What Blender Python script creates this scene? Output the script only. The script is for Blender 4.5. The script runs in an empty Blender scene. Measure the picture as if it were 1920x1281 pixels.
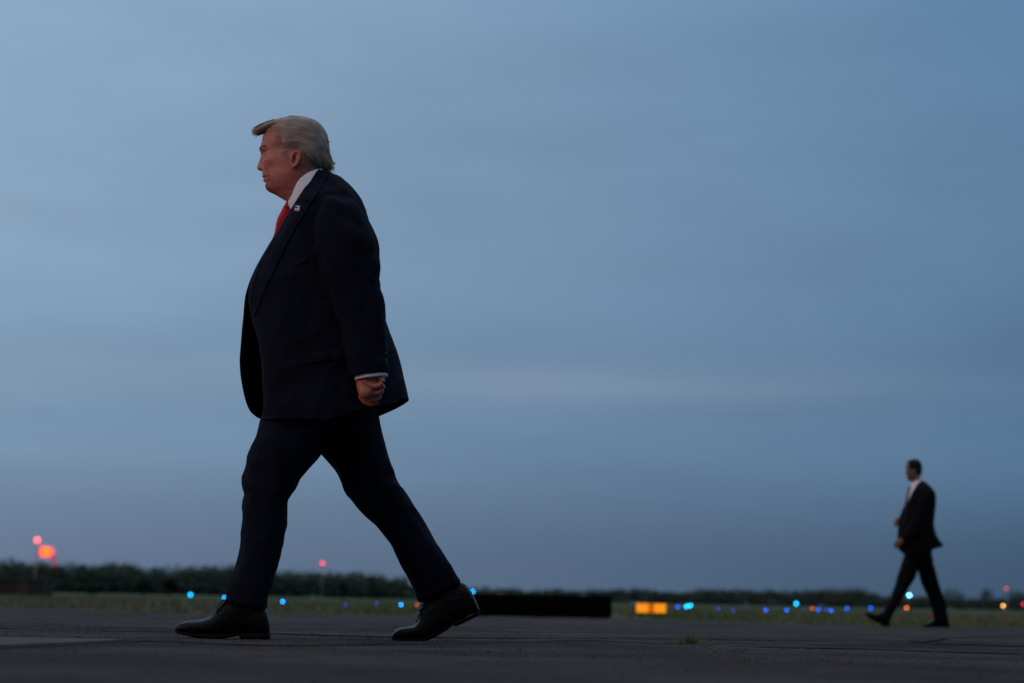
import bpy, math, random
import numpy as np
from mathutils import Vector, Matrix, noise
from mathutils.bvhtree import BVHTree

random.seed(7)
rng = np.random.default_rng(7)
S = bpy.context.scene
COL = S.collection
R = math.radians

# ------------------------------------------------------------------ camera geometry
LENS, SENS = 70.0, 36.0
FPX = LENS / SENS * 1920.0
CAM_H = 0.12
PITCH, ROLL = R(7.635), R(1.1)
_f = np.array([0, math.cos(PITCH), math.sin(PITCH)])
_u = np.array([0, -math.sin(PITCH), math.cos(PITCH)])
_r = np.array([1.0, 0, 0])
CR = _r * math.cos(ROLL) + _u * math.sin(ROLL)
CU = -_r * math.sin(ROLL) + _u * math.cos(ROLL)
CO = np.array([0, 0, CAM_H])


def ray(px, py):
    return CR * ((px - 960) / FPX) - CU * ((py - 640.5) / FPX) + _f


def wp(px, py, Y):
    d = ray(px, py)
    return CO + d * (Y / d[1])


def gp(px, py, z=0.0):
    d = ray(px, py)
    return CO + d * ((z - CAM_H) / d[2])


def terrain(x, y):
    return 0.004 * max(0.0, y - 28.0) - 0.012


# ------------------------------------------------------------------ materials
def new_mat(name):
    m = bpy.data.materials.new(name)
    m.use_nodes = True
    nt = m.node_tree
    return m, nt, nt.nodes['Principled BSDF']


def mix_col(nt, fac, c1, c2):
    n = nt.nodes.new('ShaderNodeMix')
    n.data_type = 'RGBA'
    for sock, c in ((n.inputs[6], c1), (n.inputs[7], c2)):
        if hasattr(c, 'links') or hasattr(c, 'is_output'):
            nt.links.new(c, sock)
        else:
            sock.default_value = (*c, 1)
    if hasattr(fac, 'is_output'):
        nt.links.new(fac, n.inputs[0])
    else:
        n.inputs[0].default_value = fac
    return n.outputs[2]


def tex_noise(nt, scale=5, detail=4, rough=0.55, stretch=(1, 1, 1), coord='Object'):
    tc = nt.nodes.new('ShaderNodeTexCoord')
    mp = nt.nodes.new('ShaderNodeMapping')
    mp.inputs['Scale'].default_value = stretch
    nt.links.new(tc.outputs[coord], mp.inputs['Vector'])
    n = nt.nodes.new('ShaderNodeTexNoise')
    n.inputs['Scale'].default_value = scale
    n.inputs['Detail'].default_value = detail
    n.inputs['Roughness'].default_value = rough
    nt.links.new(mp.outputs[0], n.inputs['Vector'])
    return n.outputs['Fac']


def ramp(nt, fac, stops):
    n = nt.nodes.new('ShaderNodeValToRGB')
    el = n.color_ramp.elements
    while len(el) < len(stops):
        el.new(0.5)
    for e, (p, c) in zip(el, stops):
        e.position = p
        e.color = (*c, 1) if len(c) == 3 else c
    nt.links.new(fac, n.inputs[0])
    return n.outputs[0]


def bump(nt, b, h, strength=0.3, dist=0.01):
    n = nt.nodes.new('ShaderNodeBump')
    n.inputs['Strength'].default_value = strength
    n.inputs['Distance'].default_value = dist
    nt.links.new(h, n.inputs['Height'])
    nt.links.new(n.outputs[0], b.inputs['Normal'])


def simple(name, c1, c2, rough=0.7, scale=12, spec=0.3, bmp=0.0, bscale=60, bdist=0.004, sheen=0.0, metal=0.0):
    m, nt, b = new_mat(name)
    f = tex_noise(nt, scale)
    nt.links.new(ramp(nt, f, [(0.3, c1), (0.7, c2)]), b.inputs['Base Color'])
    b.inputs['Roughness'].default_value = rough
    b.inputs['Specular IOR Level'].default_value = spec
    b.inputs['Metallic'].default_value = metal
    if sheen:
        b.inputs['Sheen Weight'].default_value = sheen
        b.inputs['Sheen Roughness'].default_value = 0.5
    if bmp:
        bump(nt, b, tex_noise(nt, bscale, 5), bmp, bdist)
    return m


def emit(name, col, strength):
    m, nt, b = new_mat(name)
    f = tex_noise(nt, 30, 2)
    c2 = tuple(c * 0.8 for c in col)
    nt.links.new(ramp(nt, f, [(0.3, c2), (0.7, col)]), b.inputs['Emission Color'])
    b.inputs['Base Color'].default_value = (*[min(1, c * 0.5) for c in col], 1)
    b.inputs['Emission Strength'].default_value = strength
    return m


def suit_mat(name, c1, c2):
    m, nt, b = new_mat(name)
    f = tex_noise(nt, 7, 6, 0.6)
    nt.links.new(ramp(nt, f, [(0.3, c1), (0.7, c2)]), b.inputs['Base Color'])
    b.inputs['Roughness'].default_value = 0.85
    b.inputs['Specular IOR Level'].default_value = 0.10
    n1 = tex_noise(nt, 9, 3, 0.5, (1, 1, 0.45))
    n2 = tex_noise(nt, 420, 2, 0.6)
    mx = nt.nodes.new('ShaderNodeMath')
    mx.operation = 'MULTIPLY_ADD'
    nt.links.new(n2, mx.inputs[0])
    mx.inputs[1].default_value = 0.05
    nt.links.new(n1, mx.inputs[2])
    bump(nt, b, mx.outputs[0], 0.7, 0.045)
    return m


M = {}
M['suit'] = suit_mat('navy_wool', (0.0022, 0.0029, 0.0082), (0.0050, 0.0062, 0.0152))
M['suit_dark'] = suit_mat('black_wool', (0.0018, 0.0019, 0.0026), (0.003, 0.0031, 0.0042))
M['lining'] = simple('suit_lining', (0.003, 0.003, 0.005), (0.005, 0.005, 0.008), 0.8)
M['shirt'] = simple('white_cotton', (0.72, 0.72, 0.76), (0.8, 0.8, 0.83), 0.8, 20, 0.2, 0.15, 300, 0.001)
M['tie'] = simple('red_silk', (0.46, 0.004, 0.014), (0.60, 0.008, 0.022), 0.45, 30, 0.4, 0.1, 200, 0.001)
M['tie_dark'] = simple('plum_silk', (0.06, 0.015, 0.04), (0.10, 0.02, 0.06), 0.5)
M['leather'] = simple('black_leather', (0.0030, 0.0024, 0.0020), (0.0062, 0.0050, 0.0042), 0.27, 25, 0.13, 0.55, 70, 0.006)
M['sole'] = simple('shoe_sole', (0.003, 0.003, 0.003), (0.006, 0.0055, 0.005), 0.8, 12, 0.1)
M['sock'] = simple('black_sock', (0.004, 0.004, 0.005), (0.007, 0.007, 0.008), 0.9)
M['lace'] = simple('black_laces', (0.010, 0.009, 0.008), (0.018, 0.016, 0.015), 0.5)
M['pin'] = simple('pin_enamel', (0.6, 0.6, 0.63), (0.75, 0.75, 0.78), 0.35, 60)
M['pin_red'] = simple('pin_red_enamel', (0.5, 0.04, 0.05), (0.6, 0.06, 0.07), 0.35)
M['pin_blue'] = simple('pin_blue_enamel', (0.03, 0.05, 0.25), (0.04, 0.07, 0.3), 0.35)
M['eye'] = simple('eye_white', (0.22, 0.18, 0.17), (0.3, 0.26, 0.24), 0.25)
M['iris'] = simple('eye_iris', (0.02, 0.03, 0.05), (0.04, 0.05, 0.07), 0.2)
M['button'] = simple('dark_button', (0.012, 0.012, 0.015), (0.02, 0.02, 0.024), 0.4)


def skin_mat(name, base, red, dark):
    m, nt, b = new_mat(name)
    f = tex_noise(nt, 14, 5, 0.6)
    f2 = tex_noise(nt, 90, 4, 0.65)
    c = ramp(nt, f, [(0.40, red), (0.58, base)])
    c = mix_col(nt, ramp(nt, f2, [(0.45, (0, 0, 0)), (0.75, (0.35, 0.35, 0.35))]), c, dark)
    nt.links.new(c, b.inputs['Base Color'])
    b.inputs['Roughness'].default_value = 0.5
    b.inputs['Specular IOR Level'].default_value = 0.35
    b.inputs['Subsurface Weight'].default_value = 0.12
    b.inputs['Subsurface Radius'].default_value = (0.01, 0.004, 0.002)
    b.inputs['Subsurface Scale'].default_value = 0.5
    bump(nt, b, tex_noise(nt, 160, 6, 0.65), 0.35, 0.002)
    return m


M['skin'] = skin_mat('ruddy_skin', (0.50, 0.185, 0.135), (0.40, 0.105, 0.080), (0.31, 0.095, 0.072))
M['skin2'] = skin_mat('tanned_skin', (0.24, 0.12, 0.085), (0.21, 0.095, 0.07), (0.16, 0.07, 0.05))


def hair_mat(name, c1, c2, c3):
    m, nt, b = new_mat(name)
    f = tex_noise(nt, 26, 4, 0.6, (0.8, 1.0, 2.0))
    nt.links.new(ramp(nt, f, [(0.28, c1), (0.5, c2), (0.72, c3)]), b.inputs['Base Color'])
    b.inputs['Roughness'].default_value = 0.55
    b.inputs['Specular IOR Level'].default_value = 0.3
    bump(nt, b, tex_noise(nt, 90, 3, 0.6, (.6, 1, 2.5)), 0.25, 0.003)
    tr = nt.nodes.new('ShaderNodeBsdfTranslucent')
    tr.inputs['Color'].default_value = (*c3, 1)
    ms = nt.nodes.new('ShaderNodeMixShader')
    ms.inputs[0].default_value = 0.42
    nt.links.new(b.outputs[0], ms.inputs[1]); nt.links.new(tr.outputs[0], ms.inputs[2])
    nt.links.new(ms.outputs[0], nt.nodes['Material Output'].inputs['Surface'])
    return m


M['hair'] = hair_mat('fair_hair', (0.36, 0.26, 0.20), (0.54, 0.42, 0.34), (0.72, 0.60, 0.51))
M['hair_dark'] = hair_mat('dark_brown_hair', (0.012, 0.009, 0.007), (0.02, 0.015, 0.012), (0.035, 0.025, 0.02))
M['brow'] = hair_mat('sandy_brow', (0.16, 0.09, 0.05), (0.22, 0.13, 0.08), (0.28, 0.18, 0.11))


# ------------------------------------------------------------------ object helpers
def tag(o, label=None, cat=None, group=None, kind=None):
    if label: o['label'] = label
    if cat: o['category'] = cat
    if group: o['group'] = group
    if kind: o['kind'] = kind
    return o


def mesh_obj(name, V, F, mat, parent=None, base=(0, 0, 0), smooth=True):
    me = bpy.data.meshes.new(name)
    V = np.asarray(V, float) - np.asarray(base, float)
    me.from_pydata(V.tolist(), [], [list(map(int, f)) for f in F])
    me.validate()
    if smooth:
        me.polygons.foreach_set('use_smooth', [True] * len(me.polygons))
    for mm in (mat if isinstance(mat, (list, tuple)) else [mat]):
        me.materials.append(mm)
    o = bpy.data.objects.new(name, me)
    COL.objects.link(o)
    if parent is not None:
        o.parent = parent
    return o


def join(parts):
    V, F, n = [], [], 0
    for v, f in parts:
        V.append(np.asarray(v, float))
        F += [[i + n for i in q] for q in f]
        n += len(v)
    return np.vstack(V), F


def catmull(P, m):
    P = np.asarray(P, float)
    n = len(P)
    if n < 3:
        t = np.linspace(0, 1, m)[:, None]
        return P[0] * (1 - t) + P[-1] * t
    Q = np.vstack([2 * P[0] - P[1], P, 2 * P[-1] - P[-2]])
    out = []
    for k in range(m):
        s = k / (m - 1) * (n - 1)
        i = min(int(s), n - 2)
        t = s - i
        a, b, c, d = Q[i], Q[i + 1], Q[i + 2], Q[i + 3]
        out.append(0.5 * (2 * b + (c - a) * t + (2 * a - 5 * b + 4 * c - d) * t * t + (3 * b - a - 3 * c + d) * t ** 3))
    return np.array(out)


def sgnpow(a, p):
    return np.sign(a) * np.abs(a) ** p


def grid_faces(m, n, closed=True):
    F = []
    for i in range(m - 1):
        for j in range(n if closed else n - 1):
            k = (j + 1) % n
            F.append([i * n + j, i * n + k, (i + 1) * n + k, (i + 1) * n + j])
    return F


def flip(vf, Yc):
    V, F = vf
    V = V.copy()
    V[:, 1] = 2 * Yc - V[:, 1]
    return V, [list(f)[::-1] for f in F]


def tube(rows, Y0, m=None, n=28, cap=True):
    """rows: (ax, ay, bx, by, lateral, half_lateral[, power]); a/b are the two outline points of one cross-section."""
    A = []
    for r in rows:
        ax, ay, bx, by, dy, hy = r[:6]
        p = r[6] if len(r) > 6 else 2.3
        A.append(np.concatenate([wp(ax, ay, Y0 + dy), wp(bx, by, Y0 + dy), [hy, p]]))
    A = catmull(A, m or (len(rows) - 1) * 5 + 1)
    th = np.linspace(0, 2 * math.pi, n, endpoint=False)
    V = []
    for a in A:
        c = (a[0:3] + a[3:6]) / 2
        h = (a[3:6] - a[0:3]) / 2
        hy, p = max(a[6], 0.002), a[7]
        cs, sn = sgnpow(np.cos(th), 2 / p), sgnpow(np.sin(th), 2 / p)
        V.append(c + cs[:, None] * h + sn[:, None] * np.array([0, hy, 0]))
    V = np.array(V)
    mm = len(V)
    VV = V.reshape(-1, 3)
    F = grid_faces(mm, n)
    if cap:
        VV = np.vstack([VV, V[0].mean(0), V[-1].mean(0)])
        k0, k1 = len(VV) - 2, len(VV) - 1
        for j in range(n):
            F.append([k0, (j + 1) % n, j])
            F.append([k1, (mm - 1) * n + j, (mm - 1) * n + (j + 1) % n])
    return VV, F


def pipe(P, rad, n=8):
    """tube along 3-D points with radius per point"""
    P = np.asarray(P, float)
    rad = np.broadcast_to(np.asarray(rad, float), (len(P),))
    V = []
    for i in range(len(P)):
        d = P[min(i + 1, len(P) - 1)] - P[max(i - 1, 0)]
        d = d / (np.linalg.norm(d) + 1e-9)
        a = np.cross(d, [0, 0, 1.0]) if abs(d[2]) < 0.9 else np.cross(d, [1.0, 0, 0])
        a /= np.linalg.norm(a)
        b = np.cross(d, a)
        th = np.linspace(0, 2 * math.pi, n, endpoint=False)
        V.append(P[i] + rad[i] * (np.cos(th)[:, None] * a + np.sin(th)[:, None] * b))
    V = np.array(V)
    mm = len(P)
    VV = np.vstack([V.reshape(-1, 3), P[0], P[-1]])
    F = grid_faces(mm, n)
    for j in range(n):
        F.append([len(VV) - 2, (j + 1) % n, j])
        F.append([len(VV) - 1, (mm - 1) * n + j, (mm - 1) * n + (j + 1) % n])
    return VV, F


def blob(c, r, nu=16, nv=12):
    c = np.asarray(c, float)
    r = np.asarray(r, float)
    V = []
    for i in range(nv + 1):
        ph = math.pi * i / nv
        for j in range(nu):
            t = 2 * math.pi * j / nu
            V.append(c + r * [math.sin(ph) * math.cos(t), math.sin(ph) * math.sin(t), math.cos(ph)])
    return np.array(V), grid_faces(nv + 1, nu)


def box(c, s, bev=0.0):
    c = np.asarray(c, float)
    s = np.asarray(s, float) / 2
    if bev <= 0:
        V = np.array([[x, y, z] for x in (-1, 1) for y in (-1, 1) for z in (-1, 1)]) * s + c
        return V, [[0, 1, 3, 2], [4, 6, 7, 5], [0, 4, 5, 1], [2, 3, 7, 6], [0, 2, 6, 4], [1, 5, 7, 3]]
    # chamfered box: octagonal section lofted with inset ends
    def ring(z, k):
        x, y = s[0] - k, s[1] - k
        b = bev
        return [[-x + b, -y, z], [x - b, -y, z], [x, -y + b, z], [x, y - b, z], [x - b, y, z], [-x + b, y, z], [-x, y - b, z], [-x, -y + b, z]]
    V = np.array(ring(-s[2], bev) + ring(-s[2] + bev, 0) + ring(s[2] - bev, 0) + ring(s[2], bev)) + c
    F = grid_faces(4, 8) + [list(range(7, -1, -1)), list(range(24, 32))]
    return V, F


def remesh(parts, voxel, smooth=3, factor=0.5):
    V, F = join(parts) if isinstance(parts, list) else parts
    me = bpy.data.meshes.new('tmp')
    me.from_pydata(V.tolist(), [], [list(map(int, f)) for f in F])
    o = bpy.data.objects.new('tmp', me)
    COL.objects.link(o)
    md = o.modifiers.new('r', 'REMESH')
    md.mode = 'VOXEL'
    md.voxel_size = voxel
    if smooth:
        sm = o.modifiers.new('s', 'SMOOTH')
        sm.iterations = smooth
        sm.factor = factor
    dg = bpy.context.evaluated_depsgraph_get()
    ev = o.evaluated_get(dg)
    me2 = ev.to_mesh()
    n = len(me2.vertices)
    co = np.empty(n * 3)
    me2.vertices.foreach_get('co', co)
    FF = [list(p.vertices) for p in me2.polygons]
    ev.to_mesh_clear()
    bpy.data.objects.remove(o)
    bpy.data.meshes.remove(me)
    return co.reshape(-1, 3), FF


def normals(V, F):
    N = np.zeros_like(V)
    Q = np.array([[f[0], f[1], f[2]] for f in F])
    fn = np.cross(V[Q[:, 1]] - V[Q[:, 0]], V[Q[:, 2]] - V[Q[:, 0]])
    for k in range(max(len(f) for f in F)):
        idx = np.array([f[k] if k < len(f) else f[0] for f in F])
        np.add.at(N, idx, fn)
    return N / (np.linalg.norm(N, axis=1)[:, None] + 1e-12)


def ridged(v):
    return 1.0 - 2.0 * abs(noise.noise(Vector(v)))


def wrinkle(V, F, amp, scale, seed=0.0, shear=0.0, amp2=0.0, mask=None):
    V = np.asarray(V, float)
    N = normals(V, F)
    sx, sy, sz = scale
    d = np.empty(len(V))
    for i, (x, y, z) in enumerate(V):
        zz = z + shear * x
        d[i] = amp * noise.noise(Vector((x * sx + seed, y * sy, zz * sz)))
        if amp2:
            d[i] += amp2 * (ridged((x * sx * 1.7 + seed + 9, y * sy * 1.7, zz * sz * 1.9)) - 0.45)
    if mask is not None:
        d *= mask(V)
    return V + N * d[:, None], F


def thicken(V, F, m, n, t):
    """closed slab from an open grid m x n"""
    N = normals(V, F)
    W = V - N * t
    k = len(V)
    G = [list(f) for f in F] + [[i + k for i in reversed(f)] for f in F]
    edge = [j for j in range(n)] + [i * n + n - 1 for i in range(1, m)] + [(m - 1) * n + j for j in range(n - 2, -1, -1)] + [i * n for i in range(m - 2, 0, -1)]
    for a, b in zip(edge, edge[1:] + edge[:1]):
        G.append([b, a, a + k, b + k])
    return np.vstack([V, W]), G


def cast_patch(bvh, inner, outer, m, n, off, thick):
    """cloth patch lying on a surface, between two outline curves"""
    a, b = catmull(inner, m), catmull(outer, m)
    V = []
    last = None
    for i in range(m):
        for j in range(n):
            p = a[i] + (b[i] - a[i]) * j / (n - 1)
            d = ray(*p)
            d = d / np.linalg.norm(d)
            h = bvh.ray_cast(Vector(CO), Vector(d))
            t = h[3] if h[0] is not None else last
            if t is None:
                t = 7.0
            last = t
            V.append(CO + d * (t - off))
    V = np.array(V)
    F = grid_faces(m, n, False)
    N = normals(V, F)
    if N[:, 1].mean() > 0:
        F = [f[::-1] for f in F]
    return thicken(V, F, m, n, thick)


# ------------------------------------------------------------------ head
HY = [229, 232, 236, 242, 248, 256, 268, 276, 281, 287, 294, 302, 314, 320, 326, 330.5, 333, 335, 337, 339.5, 343, 347, 352, 356, 359, 364, 370, 375, 383, 392, 400]
HF = [549, 533, 520, 508, 499, 493, 490.5, 488.3, 487, 489, 490.3, 490.7, 491.5, 492, 492.3, 491.8, 492.6, 495, 494, 494.4, 497.8, 497.4, 497.4, 499.5, 503, 514, 525, 535, 542, 547, 550]
HB = [572, 584, 592, 599, 603, 607, 609.5, 610, 610, 609.5, 608, 606, 602, 600, 598, 597, 597, 596.5, 596, 596, 596, 596, 597, 598, 599, 601, 603, 605, 608, 612, 615]
HW = [.020, .040, .055, .066, .072, .076, .078, .078, .078, .078, .079, .080, .0795, .079, .0785, .078, .078, .0775, .077, .0765, .076, .075, .0735, .072, .0705, .069, .068, .068, .069, .070, .070]


def g2(a, b):
    return np.exp(-(a * a + b * b))


def head_grid(slim=1.0, n=132, young=False):
    ys = np.concatenate([np.arange(229, 285, 1.5), np.arange(285, 362, 0.9), np.arange(362, 400, 1.6)])
    th = np.linspace(0, 2 * math.pi, n, endpoint=False)
    F_, B_, W_ = (np.interp(ys, HY, a) for a in (HF, HB, HW))
    k = np.ones(5) / 5
    pad = lambda a, w: np.convolve(np.pad(a, 2, 'edge'), k, 'valid')
    W_, B_ = pad(W_, 5), pad(B_, 5)
    if young:
        jaw = np.interp(ys, [300, 335, 355, 375, 400], [1, .9, .78, .82, .85])
        W_ = W_ * jaw
        F_ = F_ + np.interp(ys, [345, 356, 364, 375, 390], [0, 2, 13, 14, 12])
    k2 = np.hanning(27); k2 /= k2.sum()
    FS_ = np.convolve(np.pad(F_, 13, 'edge'), k2, 'valid') + .6
    PX, PY, PS = [], [], []
    for y, f0, fs, b, w in zip(ys, F_, FS_, B_, W_):
        w = w * slim
        f = fs
        ce = f + (b - f) * 0.56
        cs, sn = np.cos(th), np.sin(th)
        fr = cs > 0
        p = 2.25
        x = ce - np.where(fr, ce - f, b - ce) * sgnpow(cs, 2 / p)
        s = w * sgnpow(sn, 2 / p)
        a = np.abs(s)
        x = x + (f0 - fs) * np.exp(-(a / np.interp(y, [250, 280, 320, 345], [.05, .03, .022, .026])) ** 2) * fr
        d = np.zeros(n)                       # outward, metres
        d += -0.0125 * g2((a - .033) / .0165, (y - 291.5) / 5.2)       # eye socket
        d += 0.0088 * g2((a - .038) / .0115, (y - 293.6) / 3.0)        # eyeball under the lids
        d += -0.0062 * g2((a - .038) / .0140, (y - 295.6) / 1.0)       # slit between the lids
        d += 0.0020 * g2((a - .038) / .0140, (y - 293.2) / 0.9)        # edge of the upper lid
        d += -0.0026 * g2((a - .038) / .0150, (y - 289.2) / 1.0)       # fold above the lid
        d += 0.0040 * g2((a - .028) / .022, (y - 282.0) / 3.0)         # brow ridge
        d += 0.0018 * g2((a - .036) / .011, (y - 299.0) / 1.6)         # pouch under the eye
        d += -0.0030 * g2((a - .037) / .014, (y - 302.3) / 1.5)
        d += 0.0044 * g2((a - .052) / .018, (y - 306.0) / 6.5)         # cheekbone
        d += 0.0032 * g2((a - .040) / .013, (y - 319.0) / 7.0)         # cheek
        d += -0.0035 * g2((a - .064) / .012, (y - 322.0) / 9.0)        # hollow under the cheekbone
        ln = .0310 + (y - 312) * .00085                                 # nasolabial fold
        d += -0.0088 * np.exp(-((a - ln) / .0052) ** 2) * np.exp(-((y - 322) / 9.5) ** 2)
        d += 0.0044 * g2((a - .0190) / .0060, (y - 316.2) / 3.2)       # wing of the nose
        d += -0.0030 * g2((a - .0265) / .0045, (y - 314.5) / 4.5)
        d += -0.0060 * g2((a - .0090) / .0042, (y - 320.6) / 1.1)      # nostril
        d += -0.0078 * np.exp(-(a / .039) ** 4) * np.exp(-((y - 335.4 - a * 25) / 1.1) ** 2)   # mouth line
        d += 0.0026 * np.exp(-(a / .018) ** 2) * np.exp(-((y - 339.0) / 1.5) ** 2)
        d += 0.0016 * np.exp(-(a / .017) ** 2) * np.exp(-((y - 332.0) / 1.4) ** 2)
        d += -0.0058 * g2((a - .040) / .0060, (y - 337.0) / 2.8)       # corner of the mouth
        d += -0.0056 * np.exp(-((a - .047) / .0065) ** 2) * np.exp(-((y - 346) / 7.5) ** 2)  # marionette line
        d += 0.0042 * g2((a - .056) / .020, (y - 343.0) / 11.0)         # jowl
        d += -0.0034 * np.exp(-(a / .03) ** 2) * np.exp(-((y - 344.2) / 1.8) ** 2)   # crease above the chin
        d += -0.0042 * g2((a - .071) / .010, (y - 284.0) / 7.0)        # temple
        for wy in (262, 267.5, 273):
            d += -0.0007 * np.exp(-(a / .045) ** 4) * np.exp(-((y - wy) / .9) ** 2)
        d += -0.0010 * np.exp(-((a - .068) / .03) ** 2) * np.exp(-((y - 362 - (a - .03) * 60) / 2.0) ** 2)  # fold under the jaw
        d = d * fr
        x = x - d * 535 * np.maximum(cs, 0) ** 0.7
        s = s + np.sign(s) * d * np.maximum(0, 1 - np.maximum(cs, 0) ** 1.5)
        nz = np.interp(y, [284, 289, 294, 298, 302, 306, 310, 314, 317, 319, 320.4, 321.6], [0, .5, 1.6, 3.2, 4.6, 6.4, 8.4, 9.9, 9.5, 7.8, 3.6, 0])
        sg = np.interp(y, [284, 294, 302, 310, 316, 320], [.0075, .0085, .0105, .0140, .0180, .0185])
        x = x - nz * np.exp(-(np.abs(a) / sg) ** 2.4) * fr
        PX.append(x); PY.append(np.full(n, y)); PS.append(s)
    return np.array(PX), np.array(PY), np.array(PS)


def ear_pts(side, w=.081):
    """px, py, lateral of one ear; a flattened shell with rim and hollow"""
    P = []
    nu, nv = 28, 18
    for i in range(nv + 1):
        ph = math.pi * i / nv
        for j in range(nu):
            t = 2 * math.pi * j / nu
            u, v, q = math.sin(ph) * math.cos(t), math.sin(ph) * math.sin(t), math.cos(ph)
            wd = 9.6 * (1.0 - 0.25 * v)                # narrower at the lobe (v = +1)
            x = 559.0 + u * wd + v * -2.8
            y = 309.0 + v * 17.2
            lat = q * .0065
            rr = math.hypot(u, v)
            if q > 0:
                lat += .0085 * math.exp(-((rr - .82) / .17) ** 2)
                lat += .0050 * math.exp(-((math.hypot(u + .30, v + .08) - .46) / .11) ** 2) * (1 if u > -.30 else 0)
                lat += .0060 * math.exp(-(((u + .78) / .14) ** 2 + ((v - .12) / .16) ** 2))
                lat -= .0135 * math.exp(-(((u + .12) / .40) ** 2 + ((v - .02) / .46) ** 2))
            lat += .009 * (u + 0.8) * 0.7
            P.append((x, y, side * (w + .001 + lat)))
    return np.array(P), grid_faces(nv + 1, nu)


HAIRLINE = np.array([(466, 205), (650, 205), (650, 335), (612, 323), (594, 319), (577, 305), (567, 291), (558, 282.5), (546, 284.5), (537, 283), (528, 275),
                     (528, 258), (519, 249), (503, 249.5), (490, 254), (466, 258)], float)
HAIRLINE2 = np.array([(466, 205), (650, 205), (650, 335), (612, 325), (588, 318), (575, 305), (567, 291), (558, 282), (548, 296), (541, 296), (533, 276),
                      (526, 262), (515, 252), (503, 250), (490, 252), (466, 254)], float)


def poly_sd(px, py, poly):
    P = np.stack([px, py], -1).reshape(-1, 2)
    a, b = poly, np.roll(poly, -1, 0)
    dist = np.full(len(P), 1e9)
    ins = np.zeros(len(P), bool)
    for p, q in zip(a, b):
        e = q - p
        t = np.clip(((P - p) @ e) / (e @ e), 0, 1)
        dist = np.minimum(dist, np.linalg.norm(P - (p + t[:, None] * e), axis=1))
        c = (p[1] > P[:, 1]) != (q[1] > P[:, 1])
        ins ^= c & (P[:, 0] < (q[0] - p[0]) * (P[:, 1] - p[1]) / (q[1] - p[1] + 1e-12) + p[0])
    return np.where(ins, dist, -dist).reshape(np.shape(px))


def hair_cap(grid, line, thick=8.0, app=True):
    PX, PY, PS = (a.copy() for a in grid)
    kk = 1.0 / (1.0 - np.abs(PS) / 6.97) if app else 1.0
    sd = poly_sd(960 + (PX - 960) * kk, 640.5 + (PY - 640.5) * kk, line)
    mk = np.clip((sd + 1.5) / (13.0 if app else 7.0), 0, 1) ** .8
    mk = mk * mk * (3 - 2 * mk)
    dx, dy, dl = (PX - 556), (PY - 290), PS * 535
    L = np.sqrt(dx * dx + dy * dy + dl * dl) + 1e-6
    o = -2.5 + mk * (thick + 2.5)
    return PX + dx / L * o, PY + dy / L * o, PS + dl / L * o / 535


# ------------------------------------------------------------------ the walking man in front
Y0 = 6.97
NEAR, FAR = -1, 1
root_base = gp(600, 1199)
root_base = np.array([wp(600, 1199, Y0)[0], Y0, 0.0])


def to3(px, py, s, Y=Y0):
    px, py, s = (np.ravel(a) for a in (px, py, s))
    d = CR[None] * ((px - 960) / FPX)[:, None] - CU[None] * ((py - 640.5) / FPX)[:, None] + _f
    P = CO + d * (Y / d[:, 1])[:, None]
    P[:, 1] += s
    return P


def exact(px, py, s, Y=Y0):
    return wp(px, py, Y + s)


def finger(pts, dl, rads, yh):
    P = catmull([wp(x, y, yh + l) for (x, y), l in zip(pts, dl)], 16)
    rr = np.interp(np.linspace(0, 1, 16), np.linspace(0, 1, len(rads)), rads)
    V, F = pipe(P, rr, 10)
    parts = [(V, F), blob(P[-1], [rr[-1]] * 3, 10, 8)]
    return parts


def fist(yh, dx=0, dy=0, flip=1):
    parts = [tube([(669 + dx, 690 + dy, 716 + dx, 688 + dy, 0, .026), (668 + dx, 706 + dy, 716 + dx, 704 + dy, 0, .027), (668 + dx, 722 + dy, 712 + dx, 720 + dy, 0, .033),
                   (671.5 + dx, 737 + dy, 703 + dx, 738 + dy, 0, .036), (676 + dx, 746 + dy, 694 + dx, 748 + dy, .004, .030)], yh, n=24)]
    ch = [([(682, 714), (694, 722), (708, 724), (718, 715), (711, 708)], -.030, .0098),
          ([(679, 724), (692, 735), (708, 736), (718, 727), (708, 719)], -.012, .0108),
          ([(676, 734), (688, 746), (704, 748), (714, 738), (703, 730)], .008, .0112),
          ([(675, 741), (684, 752), (698, 757), (709, 749), (701, 740)], .027, .0110)]
    for pts, l, r in ch:
        pts = [(x + dx, y + dy) for x, y in pts]
        parts += finger(pts, [flip * l] * 5, [r * 1.08, r * 1.02, r, r * .94, r * .82], yh)
    parts += finger([(700 + dx, 708 + dy), (712 + dx, 722 + dy), (712 + dx, 738 + dy), (702 + dx, 748 + dy)], [flip * .026, flip * .040, flip * .046, flip * .042], [.015, .0125, .0115, .0095], yh)
    return parts


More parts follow.
